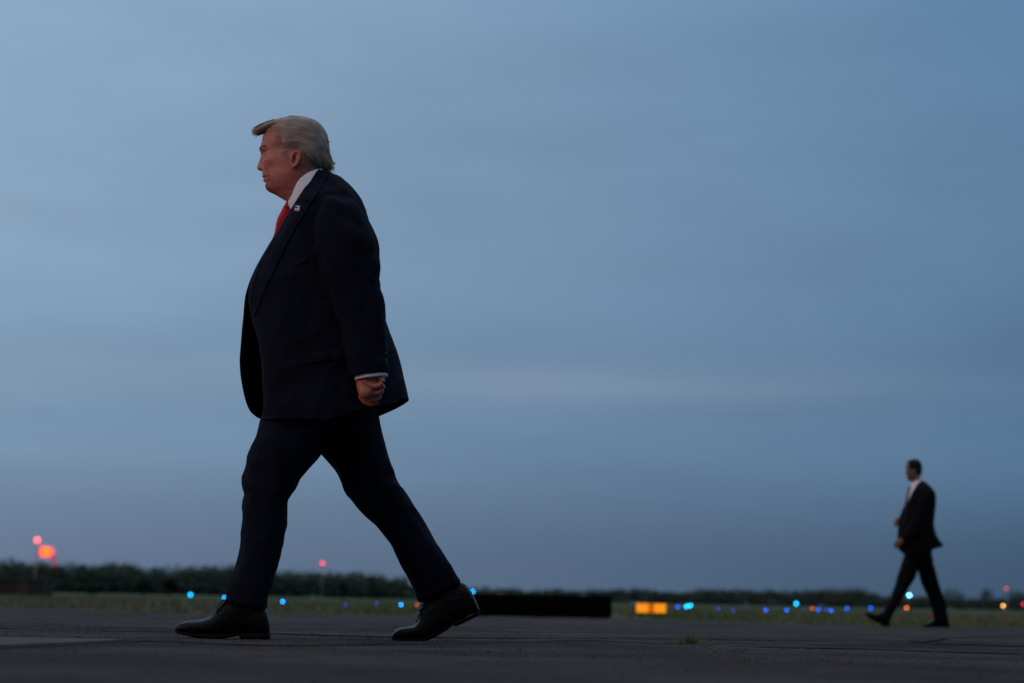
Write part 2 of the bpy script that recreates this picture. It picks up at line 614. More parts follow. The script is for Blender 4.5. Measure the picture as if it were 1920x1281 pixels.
def jacket_rings(A, nq, Yc, mrow, vents=True):
    G = []
    for i, a in enumerate(A):
        E, Sd, B, Ef = a[0:3], a[3:6], a[6:9], a[9:12]
        Sf = Sd * np.array([1, -1, 1]) + np.array([0, 2 * Yc, 0])
        hemf = max(0.0, (i - (mrow - 14)) / 13.0) if vents else 0.0

        def front(e, sd):
            out = []
            for k in range(nq):
                t = k / nq * math.pi / 2
                c, s_ = math.cos(t) ** .9, math.sin(t) ** .8
                out.append([sd[0] + (e[0] - sd[0]) * c, e[1] + (sd[1] - e[1]) * s_, sd[2] + (e[2] - sd[2]) * c])
            return out

        def rear(sd, near):
            out = []
            for k in range(nq):
                t = k / nq * math.pi / 2
                s_, c = math.sin(t) ** .85, math.cos(t) ** .85
                dip = 0.0
                if near:
                    q = k / nq
                    dip = hemf * (.014 if .40 < q < .72 else (.007 * q / .4 if q <= .4 else .004))
                out.append([sd[0] + (B[0] - sd[0]) * s_, B[1] + (sd[1] - B[1]) * c, sd[2] + (B[2] - sd[2]) * s_ - dip])
            return out
        G.append(np.array(front(E, Sd) + rear(Sd, True) + [list(B)] + rear(Sf, False)[::-1] + front(Ef, Sf)[::-1]))
    return G


def build_man():
    hg = head_grid()
    PX, PY, PS = hg
    HVv = to3(PX, PY, PS)
    m, n = PX.shape
    HVv = np.vstack([HVv, HVv[:n].mean(0), HVv[-n:].mean(0)])
    HFf = grid_faces(m, n)
    for j in range(n):
        HFf.append([m * n, (j + 1) % n, j])
        HFf.append([m * n + 1, (m - 1) * n + j, (m - 1) * n + (j + 1) % n])
    parts = [(HVv, HFf)]
    for sd in (-1, 1):
        e, ef = ear_pts(sd)
        parts.append((to3(e[:, 0], e[:, 1], e[:, 2]), ef if sd > 0 else [f[::-1] for f in ef]))
    # core under the clothes: neck, trunk, arms, legs, feet
    parts.append(tube([(550, 372, 604, 350, 0, .062), (556, 395, 625, 372, 0, .09), (560, 430, 668, 410, 0, .15), (545, 500, 670, 480, 0, .17), (530, 580, 675, 575, 0, .17),
                       (530, 660, 680, 660, 0, .165), (525, 740, 680, 740, 0, .165), (520, 800, 690, 790, 0, .155)], Y0))
    parts.append(tube([(520, 780, 610, 790, -.1, .075), (490, 860, 570, 860, -.11, .075), (480, 930, 530, 930, -.125, .055), (472, 1010, 520, 1010, -.14, .05), (455, 1100, 492, 1105, -.15, .037),
                       (440, 1150, 485, 1155, -.15, .033), (440, 1172, 490, 1176, -.15, .03)], Y0))
    parts.append(tube([(470, 1168, 490, 1182, -.15, .026), (430, 1160, 430, 1186, -.15, .034), (380, 1172, 378, 1187, -.15, .036), (350, 1178, 350, 1184, -.15, .025)], Y0))
    parts.append(tube([(610, 780, 700, 780, .1, .075), (640, 860, 715, 850, .12, .075), (690, 940, 750, 930, .135, .058), (735, 1000, 785, 985, .15, .05), (790, 1085, 832, 1070, .16, .037),
                       (812, 1125, 850, 1105, .16, .033), (830, 1140, 880, 1122, .16, .03)], Y0))
    parts.append(tube([(870, 1125, 885, 1142, .16, .024), (830, 1120, 850, 1150, .16, .034), (800, 1160, 815, 1182, .16, .036), (775, 1182, 775, 1196, .16, .034), (750, 1188, 750, 1195, .16, .024)], Y0))
    parts.append(tube([(615, 390, 665, 398, -.16, .05), (618, 440, 676, 440, -.20, .052), (632, 510, 690, 510, -.215, .05), (650, 580, 700, 575, -.225, .046), (664, 640, 712, 635, -.24, .042), (670, 700, 715, 697, -.25, .026)], Y0))
    parts.append(flip(tube([(600, 390, 650, 398, -.16, .05), (588, 440, 640, 440, -.20, .052), (572, 510, 625, 510, -.22, .05), (552, 580, 600, 580, -.225, .046), (536, 640, 582, 640, -.225, .04), (534, 700, 578, 698, -.224, .026)], Y0), Y0))
    parts += fist(Y0 - .25)
    parts += [flip(q, Y0) for q in fist(Y0 - .224, -137, -8)]
    V, F = remesh(parts, 0.0024, 2, 0.45)
    person = mesh_obj('person', V, F, M['skin'], None, root_base)
    person.location = root_base
    tag(person, 'older man with swept fair hair striding in a navy suit and red tie', 'person', None)
    kids = lambda name, vf, mat, par=None: mesh_obj(name, vf[0], vf[1], mat, par or person, root_base)
    bvh_body = BVHTree.FromPolygons([tuple(v) for v in V], F)

    # eyes and brows
    for sd in (-1, 1):
        c = to3(np.array([495.8]), np.array([292.8]), np.array([sd * .038]))[0]
        h = bvh_body.ray_cast(Vector(c + np.array([-.08, sd * .04, 0])), Vector((.08, -sd * .04, 0)).normalized())
        c = np.array(h[0]) + np.array([.0110, -sd * .0048, -0.0018])
        e = kids('eye', blob(c, [.0115] * 3, 20, 14), M['eye'])
        kids('iris', blob(c + np.array([-.0098, 0, 0]), [.0026, .005, .005], 14, 10), M['iris'], e)
        br = []
        for k in range(46):
            t = k / 45
            s = .012 + .040 * t
            yy = 281.3 - 2.2 * math.sin(t * 2.4) + random.uniform(-1.2, 1.2)
            p = to3(np.array([480.0]), np.array([yy]), np.array([sd * s]))[0]
            h = bvh_body.ray_cast(Vector(p + np.array([-.05, sd * .02, 0])), Vector((1, -sd * .25, 0)).normalized())
            if h[0] is None: continue
            q = np.array(h[0])
            d = np.array([.004 + .004 * t, sd * .006, .003 * (1 - t)])
            br.append(pipe([q + np.array([.001, 0, 0]), q + d * .5 + np.array([-.0022, sd * .001, 0]), q + d + np.array([-.0008, sd * .001, 0])], [.0007, .0007, .0002], 5))
        kids('eyebrow', join(br), M['brow'])

    # hair: cap + forelock + nape flick, then strands lying on it
    cx, cy, cs_ = hair_cap(hg, HAIRLINE)
    HV = to3(cx, cy, cs_)
    m, n = cx.shape
    HV = np.vstack([HV, HV[:n].mean(0), HV[-n:].mean(0)])
    lumps = [(HV, HFf),
             tube([(585, 228, 590, 262, 0, .055), (560, 223, 562, 250, 0, .064), (533, 226, 530, 247, 0, .064), (516, 229.5, 511, 246.5, 0, .058), (500, 234, 497, 248.5, -.002, .048), (490, 238.5, 489, 249.5, -.004, .036),
                   (483, 242.5, 483.5, 250.5, -.006, .024), (479.5, 246, 480, 250.5, -.008, .012)], Y0, n=30),
             tube([(585, 262, 612, 262, 0, .055), (590, 285, 617, 285, 0, .058), (594, 303, 621, 302, 0, .055), (603, 314, 623.5, 311, 0, .046), (613, 319, 624, 315, 0, .03)], Y0, n=26)]
    hv, hf = remesh(lumps, 0.0028, 4, 0.5)
    hb = BVHTree.FromPolygons([tuple(v) for v in hv], hf)
    U = catmull([(497, 236), (515, 230), (534, 226), (560, 223), (586, 233), (600, 247), (609, 266), (617, 288), (623, 310)], 60)
    L = catmull([(510, 249), (521, 252), (530, 265), (540, 281), (556, 282), (566, 288), (577, 303), (590, 316), (606, 321)], 60)
    strands = []

    def lay(pts, lat_sign, w, lift=.0012, off_tip=0.0):
        P = []
        for k, (x, y) in enumerate(pts):
            d = ray(x, y)
            d = d / np.linalg.norm(d)
            if lat_sign < 0:
                h = hb.ray_cast(Vector(CO), Vector(d))
            else:
                far = CO + d * 9.0
                h = hb.ray_cast(Vector(far), Vector(-d))
            if h[0] is None:
                P.append(None)
            else:
                P.append(np.array(h[0]) + np.array(h[1]) * lift if h[1].dot(Vector((0, -lat_sign, 0))) < 0 or True else None)
        good = [p for p in P if p is not None]
        if len(good) < 6:
            return
        # drop jumps
        Q = [good[0]]
        for p in good[1:]:
            if np.linalg.norm(p - Q[-1]) < .03: Q.append(p)
        if len(Q) < 6: return
        Q = np.array(Q)
        rr = w * np.sin(np.linspace(.25, 3.0, len(Q))) ** .6
        strands.append(pipe(Q, np.maximum(rr, .0003), 5))

    for sgn, cnt in ((-1, 420), (1, 260)):
        for k in range(cnt):
            t = random.random()
            a0 = random.uniform(0, .55)
            a1 = min(1, a0 + random.uniform(.3, .6))
            i0, i1 = int(a0 * 59), int(a1 * 59)
            if i1 - i0 < 8: continue
            wob = random.uniform(-.05, .05)
            pts = []
            for i in range(i0, i1 + 1, 2):
                tt = min(.98, max(.02, t + wob * (i - i0) / 30))
                pts.append(U[i] * (1 - tt) + L[i] * tt)
            lay(pts, sgn, random.uniform(.0008, .0020))
    FU = catmull([(588, 232), (560, 222.8), (533, 225.5), (515, 229), (497, 234), (483, 240), (474, 251)], 40)
    FL = catmull([(566, 262), (550, 256), (534, 250), (520, 247.5), (505, 248), (490, 252), (477, 254)], 40)
    for sgn, cnt in ((-1, 240), (1, 140)):
        for k in range(cnt):
            t = random.random()
            i0 = random.randint(0, 20)
            pts = [FU[i] * (1 - t) + FL[i] * t for i in range(i0, 40, 2)]
            lay(pts, sgn, random.uniform(.0008, .0018))
    # loose ends: past the forelock, over the crown and at the nape
    for k in range(420):
        t = random.random()
        i0 = random.randint(18, 29)
        st = FU[i0] * (1 - t) + FL[i0] * t
        en = np.array([474 + random.uniform(-2.5, 12), 243 + 10 * t + random.uniform(-1.5, 1.5)])
        lat = random.uniform(-.045, .03)
        mid = (st + en) / 2 + np.array([0, random.uniform(-2.6, .2)])
        P = np.array([to3(np.array([q[0]]), np.array([q[1]]), np.array([lat * (1 - .3 * z)]))[0] for z, q in enumerate((st, mid, en))])
        strands.append(pipe(catmull(P, 8), np.linspace(.0008, .0002, 8), 4))
    for k in range(300):
        i = random.randint(4, 50)
        st = U[i] + np.array([-3, 2])
        j = min(59, i + random.randint(6, 10))
        en = U[j] + np.array([random.uniform(-1, 5), random.uniform(-2, 5)])
        lat = random.uniform(-.045, .045)
        mid = (U[(i + j) // 2] + np.array([random.uniform(-.5, 2.2), random.uniform(-1.5, .5)]))
        P = np.array([to3(np.array([q[0]]), np.array([q[1]]), np.array([lat]))[0] for q in (st, mid, en)])
        strands.append(pipe(catmull(P, 8), np.linspace(.0006, .0002, 8), 4))
    for k in range(160):
        st = np.array([random.uniform(590, 618), random.uniform(288, 304)])
        en = np.array([random.uniform(600, 629), random.uniform(312, 325)])
        lat = random.uniform(-.05, .05)
        P = np.array([to3(np.array([q[0]]), np.array([q[1]]), np.array([lat]))[0] for q in (st, (st + en) / 2 + np.array([2.0, 0]), en)])
        strands.append(pipe(catmull(P, 8), np.linspace(.0008, .0002, 8), 4))
    # thicker wind-blown locks that break the outline at the brow, crown and nape
    locks = [((496, 240), (485, 240), (474.5, 244)), ((496, 243), (484, 245), (472.5, 249.5)), ((494, 246), (483, 249), (473, 253)), ((495, 247), (485, 251), (477, 254.5)), ((505, 236), (492, 235.5), (481, 239)),
             ((515, 231), (500, 231.5), (488, 236)), ((496, 242), (483, 243), (473.5, 247)), ((560, 224), (548, 221.5), (536, 224)), ((600, 250), (608, 258), (611, 268)), ((607, 258), (615, 265), (619, 267.5)),
             ((610, 272), (616, 280), (618.5, 290)), ((612, 284), (619, 293), (622, 302)), ((612, 292), (621, 302), (627, 309)), ((610, 298), (619, 309), (625.5, 317)), ((606, 302), (613, 313), (621, 322)), ((600, 304), (607, 315), (615, 322)),
             ((596, 304), (602, 314), (609, 321)), ((612, 296), (622, 304), (629, 306.5))]
    for (a_, b_, c_) in locks:
        for rpt in range(5):
            lat = random.uniform(-.045, .02)
            jit = np.array([random.uniform(-1.2, 1.2), random.uniform(-1.2, 1.2)])
            pts = [np.array(a_) + jit * .4, np.array(b_) + jit, np.array(c_) + jit * 1.8]
            P = np.array([to3(np.array([q[0]]), np.array([q[1]]), np.array([lat * (1 - .25 * z)]))[0] for z, q in enumerate(pts)])
            strands.append(pipe(catmull(P, 10), np.linspace(.0032, .0004, 10) * random.uniform(.5, 1), 6))
    # short soft hairs across the temple and sideburn
    for k in range(330):
        x0, y0 = random.choice([(random.uniform(513, 532), random.uniform(246, 274)), (random.uniform(526, 547), random.uniform(266, 290)), (random.uniform(536, 546), random.uniform(280, 300)), (random.uniform(562, 592), random.uniform(284, 312))])
        ln = random.uniform(8, 17)
        if 538 < x0 + ln * .6 < 568 and 280 < y0 < 320: continue
        an = random.uniform(.15, .75)
        P = []
        for t in np.linspace(0, 1, 6):
            d = ray(x0 + ln * t * math.cos(an), y0 + ln * t * math.sin(an)); d = d / np.linalg.norm(d)
            h1 = bvh_body.ray_cast(Vector(CO), Vector(d))
            h2 = hb.ray_cast(Vector(CO), Vector(d))
            c = [h for h in (h1, h2) if h[0] is not None]
            if not c: break
            h = min(c, key=lambda q: q[3])
            P.append(np.array(h[0]) + np.array(h[1]) * (.0004 + .0012 * t))
        if len(P) == 6 and max(np.linalg.norm(P[i + 1] - P[i]) for i in range(5)) < .014:
            strands.append(pipe(P, np.linspace(.0006, .0003, 6), 4))
    kids('hair', join([(hv, hf)] + strands), M['hair'])

    # shirt, collar, tie
    sh = tube([(553, 372, 606, 340, 0, .064), (551, 392, 622, 366, 0, .08), (537, 422, 668, 402, 0, .15), (519, 456, 690, 440, 0, .19), (502, 505, 698, 490, 0, .20), (491, 555, 702, 550, 0, .205),
               (494, 600, 706, 600, 0, .205), (503, 660, 706, 660, 0, .20), (512, 730, 700, 725, 0, .19)], Y0, n=48)
    shirt = kids('shirt', wrinkle(*sh, .004, (9, 9, 6), 3.1), M['shirt'])
    top = [(609, 317, 0), (598, 317.5, .045), (583, 322, .068), (566, 333, .0735), (553, 350, .0665), (544, 366, .046), (541, 374, .020)]
    mid = [(611, 322, 0), (601, 324, .050), (586, 331, .076), (570, 346, .082), (555, 365, .074), (545, 380, .052), (542, 383, .030)]
    low = [(613, 334, 0), (603, 338, .058), (590, 346, .084), (575, 364, .090), (560, 382, .080), (549, 393, .058), (545.5, 391, .040)]
    for sg in (-1, 1):
        m_, n_ = 22, 7
        rows = [catmull(c, m_) for c in (top, mid, low)]
        G = []
        for i in range(m_):
            q = catmull([rows[0][i], rows[1][i], rows[2][i]], n_)
            for a, b, c in q:
                P = exact(a, b, -c)
                if sg > 0: P[1] = 2 * Y0 - P[1]
                G.append(P)
        Fg = grid_faces(m_, n_, False)
        if sg > 0: Fg = [f[::-1] for f in Fg]
        kids('collar', thicken(np.array(G), Fg, m_, n_, .003), M['shirt'], shirt)
    tie = tube([(541, 373, 549, 378, 0, .017, 2.6), (534, 384, 548, 392, 0, .022, 2.6), (530, 391, 545, 399, 0, .015, 2.6), (525, 402, 538, 410, 0, .019, 3), (519, 416, 529, 422, 0, .025, 3),
                (513.5, 444, 520, 448, 0, .034, 3), (500.5, 474, 505, 478, 0, .040, 3), (489, 513, 493, 515, 0, .044, 3), (484, 560, 488, 560, 0, .047, 3), (488, 600, 491, 600, 0, .048, 3),
                (498, 650, 500, 650, 0, .05, 3), (504, 720, 506, 720, 0, .05, 3), (508, 772, 509, 774, 0, .02, 3)], Y0, n=24)
    kids('tie', wrinkle(*tie, .0025, (30, 30, 9), 1.0), M['tie'])

    # jacket body: an open-fronted sheet from the near front edge round the back to the far one
    rows = [  # near edge (px,py,lat) , side (px,py,lat), back (px,py), far edge (px,py,lat)
        ((598, 317.5, .058), (603, 320, .070), (613, 319.5), (598, 317.5, .058)),
        ((586, 335, .080), (607, 335, .100), (624, 326), (586, 335, .080)),
        ((569, 361, .088), (618, 349, .160), (643, 339), (569, 361, .088)),
        ((555, 382, .078), (628, 362, .205), (661, 359), (555, 382, .078)),
        ((538, 408, .062), (632, 392, .224), (680, 387), (538, 408, .062)),
        ((522, 436, .050), (628, 440, .232), (696, 430), (522, 436, .050)),
        ((503, 468, .044), (620, 490, .234), (705, 475), (502, 468, .044)),
        ((483, 503, .036), (610, 535, .234), (711, 525), (480, 500, .036)),
        ((468, 552, .030), (602, 580, .236), (717, 570), (461, 550, .020)),
        ((473, 600, .055), (596, 625, .238), (727, 613), (456, 600, .030)),
        ((483, 634, .085), (592, 668, .240), (738, 645), (452, 640, .050)),
        ((490, 676, .100), (592, 708, .242), (748, 676), (449.8, 680, .075)),
        ((493, 728, .110), (596, 750, .246), (757, 711), (454.5, 728, .095)),
        ((494, 764, .112), (604, 770, .248), (762, 732), (466, 766, .11)),
        ((494, 780, .114), (608, 780, .248), (764, 741), (478, 780, .12)),
        ((491, 789, .116), (612, 786, .248), (765.5, 747.5), (489, 786, .13)),
    ]
    mrow = (len(rows) - 1) * 6 + 1
    nq = 26
    A = []
    for e, s, b, f in rows:
        A.append(np.concatenate([exact(e[0], e[1], -e[2]), exact(s[0], s[1], -s[2]), exact(b[0], b[1], 0), exact(f[0], f[1], f[2])]))
    A = catmull(A, mrow)
    G = jacket_rings(A, nq, Y0, mrow)
    ncol = len(G[0])
    JV = np.vstack(G)
    JF = grid_faces(mrow, ncol, False)
    N = normals(JV, JF)
    if N[2 * nq + ncol * 40][0] < 0:               # back should face +x
        JF = [f[::-1] for f in JF]
    xf = wp(485, 640, Y0)[0]
    calm = lambda V: np.clip((1.80 - V[:, 2]) / .25, .15, 1) * np.clip((V[:, 0] - xf) / .10, .12, 1) * np.clip((xf + .47 - V[:, 0]) / .08, .35, 1)
    JV, JF = wrinkle(JV, JF, .011, (5.5, 5.5, 4.6), 2.0, -.45, .0095, calm)
    jv, jf = thicken(JV, JF, mrow, ncol, .006)
    jacket = kids('jacket', (jv, jf), [M['suit']])
    jb = BVHTree.FromPolygons([tuple(v) for v in jv], jf)

    sl = tube([(618, 362, 648, 364, -.165, .020), (606, 368, 660, 375, -.178, .050), (596, 388, 681, 394, -.198, .075), (590, 432, 702, 436, -.212, .087), (590, 482, 709, 480, -.220, .088),
               (601, 526, 714, 526, -.226, .082), (619, 570, 719.5, 570, -.232, .077), (635, 614, 726, 612, -.238, .072), (645, 655, 729, 652, -.244, .066), (651, 685, 730, 681, -.249, .061),
               (654.5, 707, 729.5, 699.5, -.251, .058)], Y0, m=90, n=44)
    fold = lambda V: np.clip((1.62 - V[:, 2]) / .12, .2, 1) * np.clip((V[:, 2] - 0.90) / .06, .15, 1)
    kids('sleeve', wrinkle(*sl, .010, (7, 7, 6.5), 5.0, .7, .0095, fold), M['suit'], jacket)
    sr = flip(tube([(612, 364, 642, 366, -.165, .020), (598, 370, 652, 377, -.178, .050), (580, 390, 664, 394, -.198, .075), (566, 436, 660, 436, -.214, .085), (552, 482, 646, 480, -.222, .085),
               (540, 530, 630, 530, -.226, .080), (530, 580, 614, 580, -.228, .075), (525, 630, 600, 630, -.228, .070), (522, 675, 592, 674, -.226, .062), (522, 694, 590, 692, -.224, .058)], Y0, m=80, n=36), Y0)
    kids('sleeve', wrinkle(*sr, .008, (7, 7, 6), 8.0, .6, .004, fold), M['suit'], jacket)
    kids('shirt_cuff', tube([(664, 696, 727, 691, -.252, .049), (664.5, 704, 727.5, 697.5, -.252, .051), (665.5, 713.6, 727, 705.6, -.252, .051)], Y0, n=36), M['shirt'])
    kids('shirt_cuff', flip(tube([(528, 686, 586, 684, -.224, .046), (529, 701, 585, 698, -.224, .046)], Y0, n=36), Y0), M['shirt'])

    # near and far lapel, collar of the jacket, flap pocket, button
    lap = cast_patch(jb, [(560, 374), (548, 391), (533, 418), (516, 447), (499, 477), (485, 505), (476, 535), (472, 566), (474, 592)], [(582, 381), (574, 394), (558, 419), (537, 456), (519, 494), (504, 526), (492, 552), (482, 578), (475, 596)], 46, 8, .007, .004)
    kids('lapel', lap, M['suit'], jacket)
    coll = cast_patch(jb, [(597, 320), (585, 339), (573, 357), (562, 372)], [(617, 325), (607, 343), (594, 364), (584, 378)], 20, 8, .009, .004)
    kids('jacket_collar', coll, M['suit'], jacket)
    kids('pocket_flap', cast_patch(jb, [(556, 669), (585, 663), (612, 658), (640, 654)], [(558, 688), (587, 682), (614, 677), (642, 673)], 20, 5, .004, .003), M['suit'], jacket)
    kids('breast_welt', cast_patch(jb, [(548, 492), (562, 489), (578, 484)], [(549, 499), (563, 496), (579, 491)], 10, 4, .003, .002), M['suit'], jacket)
    pinc = cast_patch(jb, [(553.0, 385), (562.0, 386.5)], [(552, 394.5), (561, 396)], 5, 5, .012, .0025)
    pin = kids('lapel_pin', pinc, M['pin'])
    kids('pin_stripe', cast_patch(jb, [(553, 391.2), (561.5, 392.6)], [(552.8, 392.6), (561.3, 394)], 4, 3, .0145, .001), M['pin_red'], pin)
    kids('pin_stripe', cast_patch(jb, [(557.2, 387.8), (562, 388.6)], [(557.0, 389.0), (561.8, 389.8)], 4, 3, .0145, .001), M['pin_red'], pin)
    kids('pin_canton', cast_patch(jb, [(553, 385.6), (556.6, 386.2)], [(552.6, 389.6), (556.2, 390.2)], 4, 3, .0148, .001), M['pin_blue'], pin)
    for (x, y) in ((722, 664), (723, 676), (723.5, 688)):
        d = ray(x, y); d /= np.linalg.norm(d)
        c = CO + d * (6.97 - .275) / d[1]
        kids('button', blob(c, [.006, .004, .006], 12, 8), M['button'], jacket)

    # trousers: pelvis and two legs fused into one surface
    near = tube([(505, 742, 650, 745, -.075, .115), (489, 790, 648, 800, -.085, .122), (477, 826, 614, 834, -.098, .120), (465.5, 856, 596, 856, -.108, .113), (457, 893, 568, 888, -.116, .103),
                 (456.5, 912, 556, 908, -.119, .098), (460, 926, 549.5, 928, -.121, .093), (456, 940, 540.5, 942, -.123, .09), (453.8, 972, 538.5, 980, -.128, .087), (450.5, 1016, 530, 1021, -.135, .083),
                 (445, 1056, 519.5, 1061, -.142, .079), (432.5, 1092, 509, 1098, -.148, .077), (424, 1117, 504, 1124, -.15, .075), (421.5, 1124, 502, 1143, -.15, .074)], Y0, m=110, n=40)
    far_ = tube([(545, 742, 702, 745, .075, .115), (560, 798, 712, 790, .085, .122), (598, 846, 723, 837, .10, .116), (622, 875, 738, 878, .112, .108), (636, 903, 742.5, 899, .118, .10),
                 (653, 930, 767, 934, .125, .095), (692, 974, 790, 971, .135, .089), (728, 1013, 816, 1016, .145, .085), (742, 1043, 838.5, 1050, .150, .081), (764, 1080, 856, 1078, .157, .077),
                 (779, 1106, 861, 1086, .16, .075), (787, 1128, 863.5, 1091, .16, .073)], Y0, m=110, n=40)
    pel = tube([(512, 690, 698, 690, 0, .195), (505, 740, 702, 740, 0, .20), (508, 790, 704, 778, 0, .195), (530, 822, 700, 815, 0, .15), (570, 842, 650, 842, 0, .09)], Y0, n=44)
    tv, tf = remesh([near, far_, pel], .0055, 5, .5)
    lowmask = lambda V: .55 + .75 * np.exp(-((V[:, 2] - .53) / .10) ** 2) + .9 * np.exp(-((V[:, 2] - .16) / .10) ** 2)
    tv, tf = wrinkle(tv, tf, .004, (7, 7, 6), 11.0, .6, .0068, lowmask)
    kids('trousers', (tv, tf), M['suit'])

    kids('sock', tube([(446, 1105, 490, 1112, -.15, .040), (440, 1130, 488, 1140, -.15, .036), (436, 1150, 486, 1155, -.15, .030)], Y0, n=24), M['sock'])
    kids('sock', tube([(792, 1090, 842, 1072, .16, .040), (808, 1120, 858, 1102, .16, .036), (822, 1142, 870, 1125, .16, .030)], Y0, n=24), M['sock'])
    # shoes
    def shoe(up, so, laces, yl, tonguepts):
        u = remesh([tube([(*r[:4], yl, r[4], r[5] if len(r) > 5 else 2.4) for r in up], Y0, m=70, n=36)], .0035, 2, .5)
        s = kids('shoe', wrinkle(*u, .0012, (18, 18, 18), 3, 0, .001), M['leather'])
        sv = tube([(*r[:4], yl, r[4], 3.6) for r in so], Y0, m=None, n=36)
        kids('sole', sv, M['sole'], s)
        kids('tongue', tube([(*r[:4], yl, r[4], 3) for r in tonguepts], Y0, n=14), M['leather'], s)
        ls = []
        for pts in laces:
            P = catmull([wp(x, y, Y0 + yl + l) for x, y, l in pts], 18)
            ls.append(pipe(P, .0026, 6))
        kids('laces', join(ls), M['lace'], s)
    shoe([(328.6, 1179.5, 329, 1184, .010), (334, 1171, 333, 1187, .030), (345, 1166, 342, 1189, .041), (360, 1163.8, 357, 1191, .047), (378, 1162.5, 374, 1194, .050), (390, 1158.5, 391, 1195, .051), (400, 1152.5, 404, 1195, .050),
          (409, 1144.5, 418, 1194, .047), (417, 1134, 436, 1190, .043), (428, 1125, 452, 1189, .040), (448, 1121, 466, 1189, .039), (472, 1126, 480, 1190, .038), (495, 1138, 493, 1190, .037), (502.5, 1152, 501, 1189, .033), (506, 1172, 505, 1188, .020)],
         [(327.8, 1179, 329.5, 1185.5, .014), (335, 1182, 335, 1188.5, .034), (347, 1184.5, 347, 1191, .046), (371, 1187.5, 371, 1196, .054), (395, 1188.5, 395, 1197.5, .055), (419, 1188.5, 419, 1197, .051), (440, 1187.5, 440, 1193.5, .045),
          (452, 1187, 452.3, 1191.3, .042), (453.2, 1187, 453.2, 1198.2, .041), (480, 1187, 480, 1198.6, .042), (500, 1187, 500.5, 1198.7, .037), (506, 1187, 505.8, 1198.6, .026)],
         [[(418, 1131, -.010), (411, 1133, -.02), (407, 1147, -.028), (414, 1143, -.02), (421, 1131, -.012)], [(420, 1131, .008), (417, 1125.5, .0), (423, 1126, -.010), (430, 1128, -.02), (421, 1133, -.014)],
          [(424, 1126, -.03), (419, 1130, 0), (414, 1137, .03)], [(419, 1134, -.034), (413, 1139, 0), (408, 1144, .03)], [(413, 1141, -.036), (408, 1146, 0), (402, 1151, .03)], [(407, 1147, -.038), (401, 1152.5, 0), (397, 1156, .03)]],
         -.15, [(428, 1119, 434, 1125, .030), (417, 1131, 424, 1136, .03), (402, 1150, 408, 1156, .028), (393, 1157, 398, 1163, .02)])
    shoe([(734.8, 1193, 735, 1197, .010), (740, 1183, 738, 1198.5, .030), (750, 1178, 749, 1199, .042), (764, 1175, 763, 1199.5, .048), (777, 1172.5, 777, 1200, .051), (783, 1166, 792, 1200, .051), (786.5, 1157, 806, 1197, .049),
          (790, 1145, 822, 1188, .046), (795, 1131, 838, 1178, .043), (806, 1117, 853, 1168, .040), (826, 1105, 868, 1160, .039), (850, 1094, 882, 1153, .038), (868, 1093, 892, 1149, .037), (882, 1108, 897, 1147, .032), (892, 1126, 900, 1148, .018)],
         [(734, 1193.5, 735.5, 1199.5, .014), (741, 1196, 741, 1201, .034), (753, 1197, 753, 1201.3, .047), (775, 1197.5, 777, 1201.8, .054), (795, 1197, 799, 1201.6, .055), (808, 1192, 812, 1197, .052), (823, 1183, 826, 1189, .047), (838, 1174, 841, 1179.5, .044),
          (850, 1167, 852.3, 1171, .042), (851.3, 1166, 855, 1174.8, .041), (875, 1157, 878.5, 1164, .042), (894, 1148.5, 897.5, 1154.5, .037), (900, 1146, 901.5, 1150.5, .026)],
         [[(793, 1146, -.010), (789.5, 1142, -.02), (788, 1152, -.028), (790, 1158, -.02), (794, 1147, -.012)], [(795, 1144, .008), (800, 1132, .0), (806, 1137, -.030), (800, 1143, -.03), (795, 1146, -.014)],
          [(798, 1131, -.034), (791, 1133, 0), (788, 1138, .03)], [(796, 1140, -.038), (788, 1142, 0), (786, 1147, .03)], [(794, 1150, -.040), (786, 1152, 0), (783, 1157, .03)], [(790, 1158, -.042), (783, 1161, 0), (780, 1166, .03)]],
         .16, [(806, 1112, 812, 1120, .030), (793, 1131, 800, 1136, .03), (788, 1147, 795, 1151, .028), (783, 1160, 790, 1165, .022)])
    return person


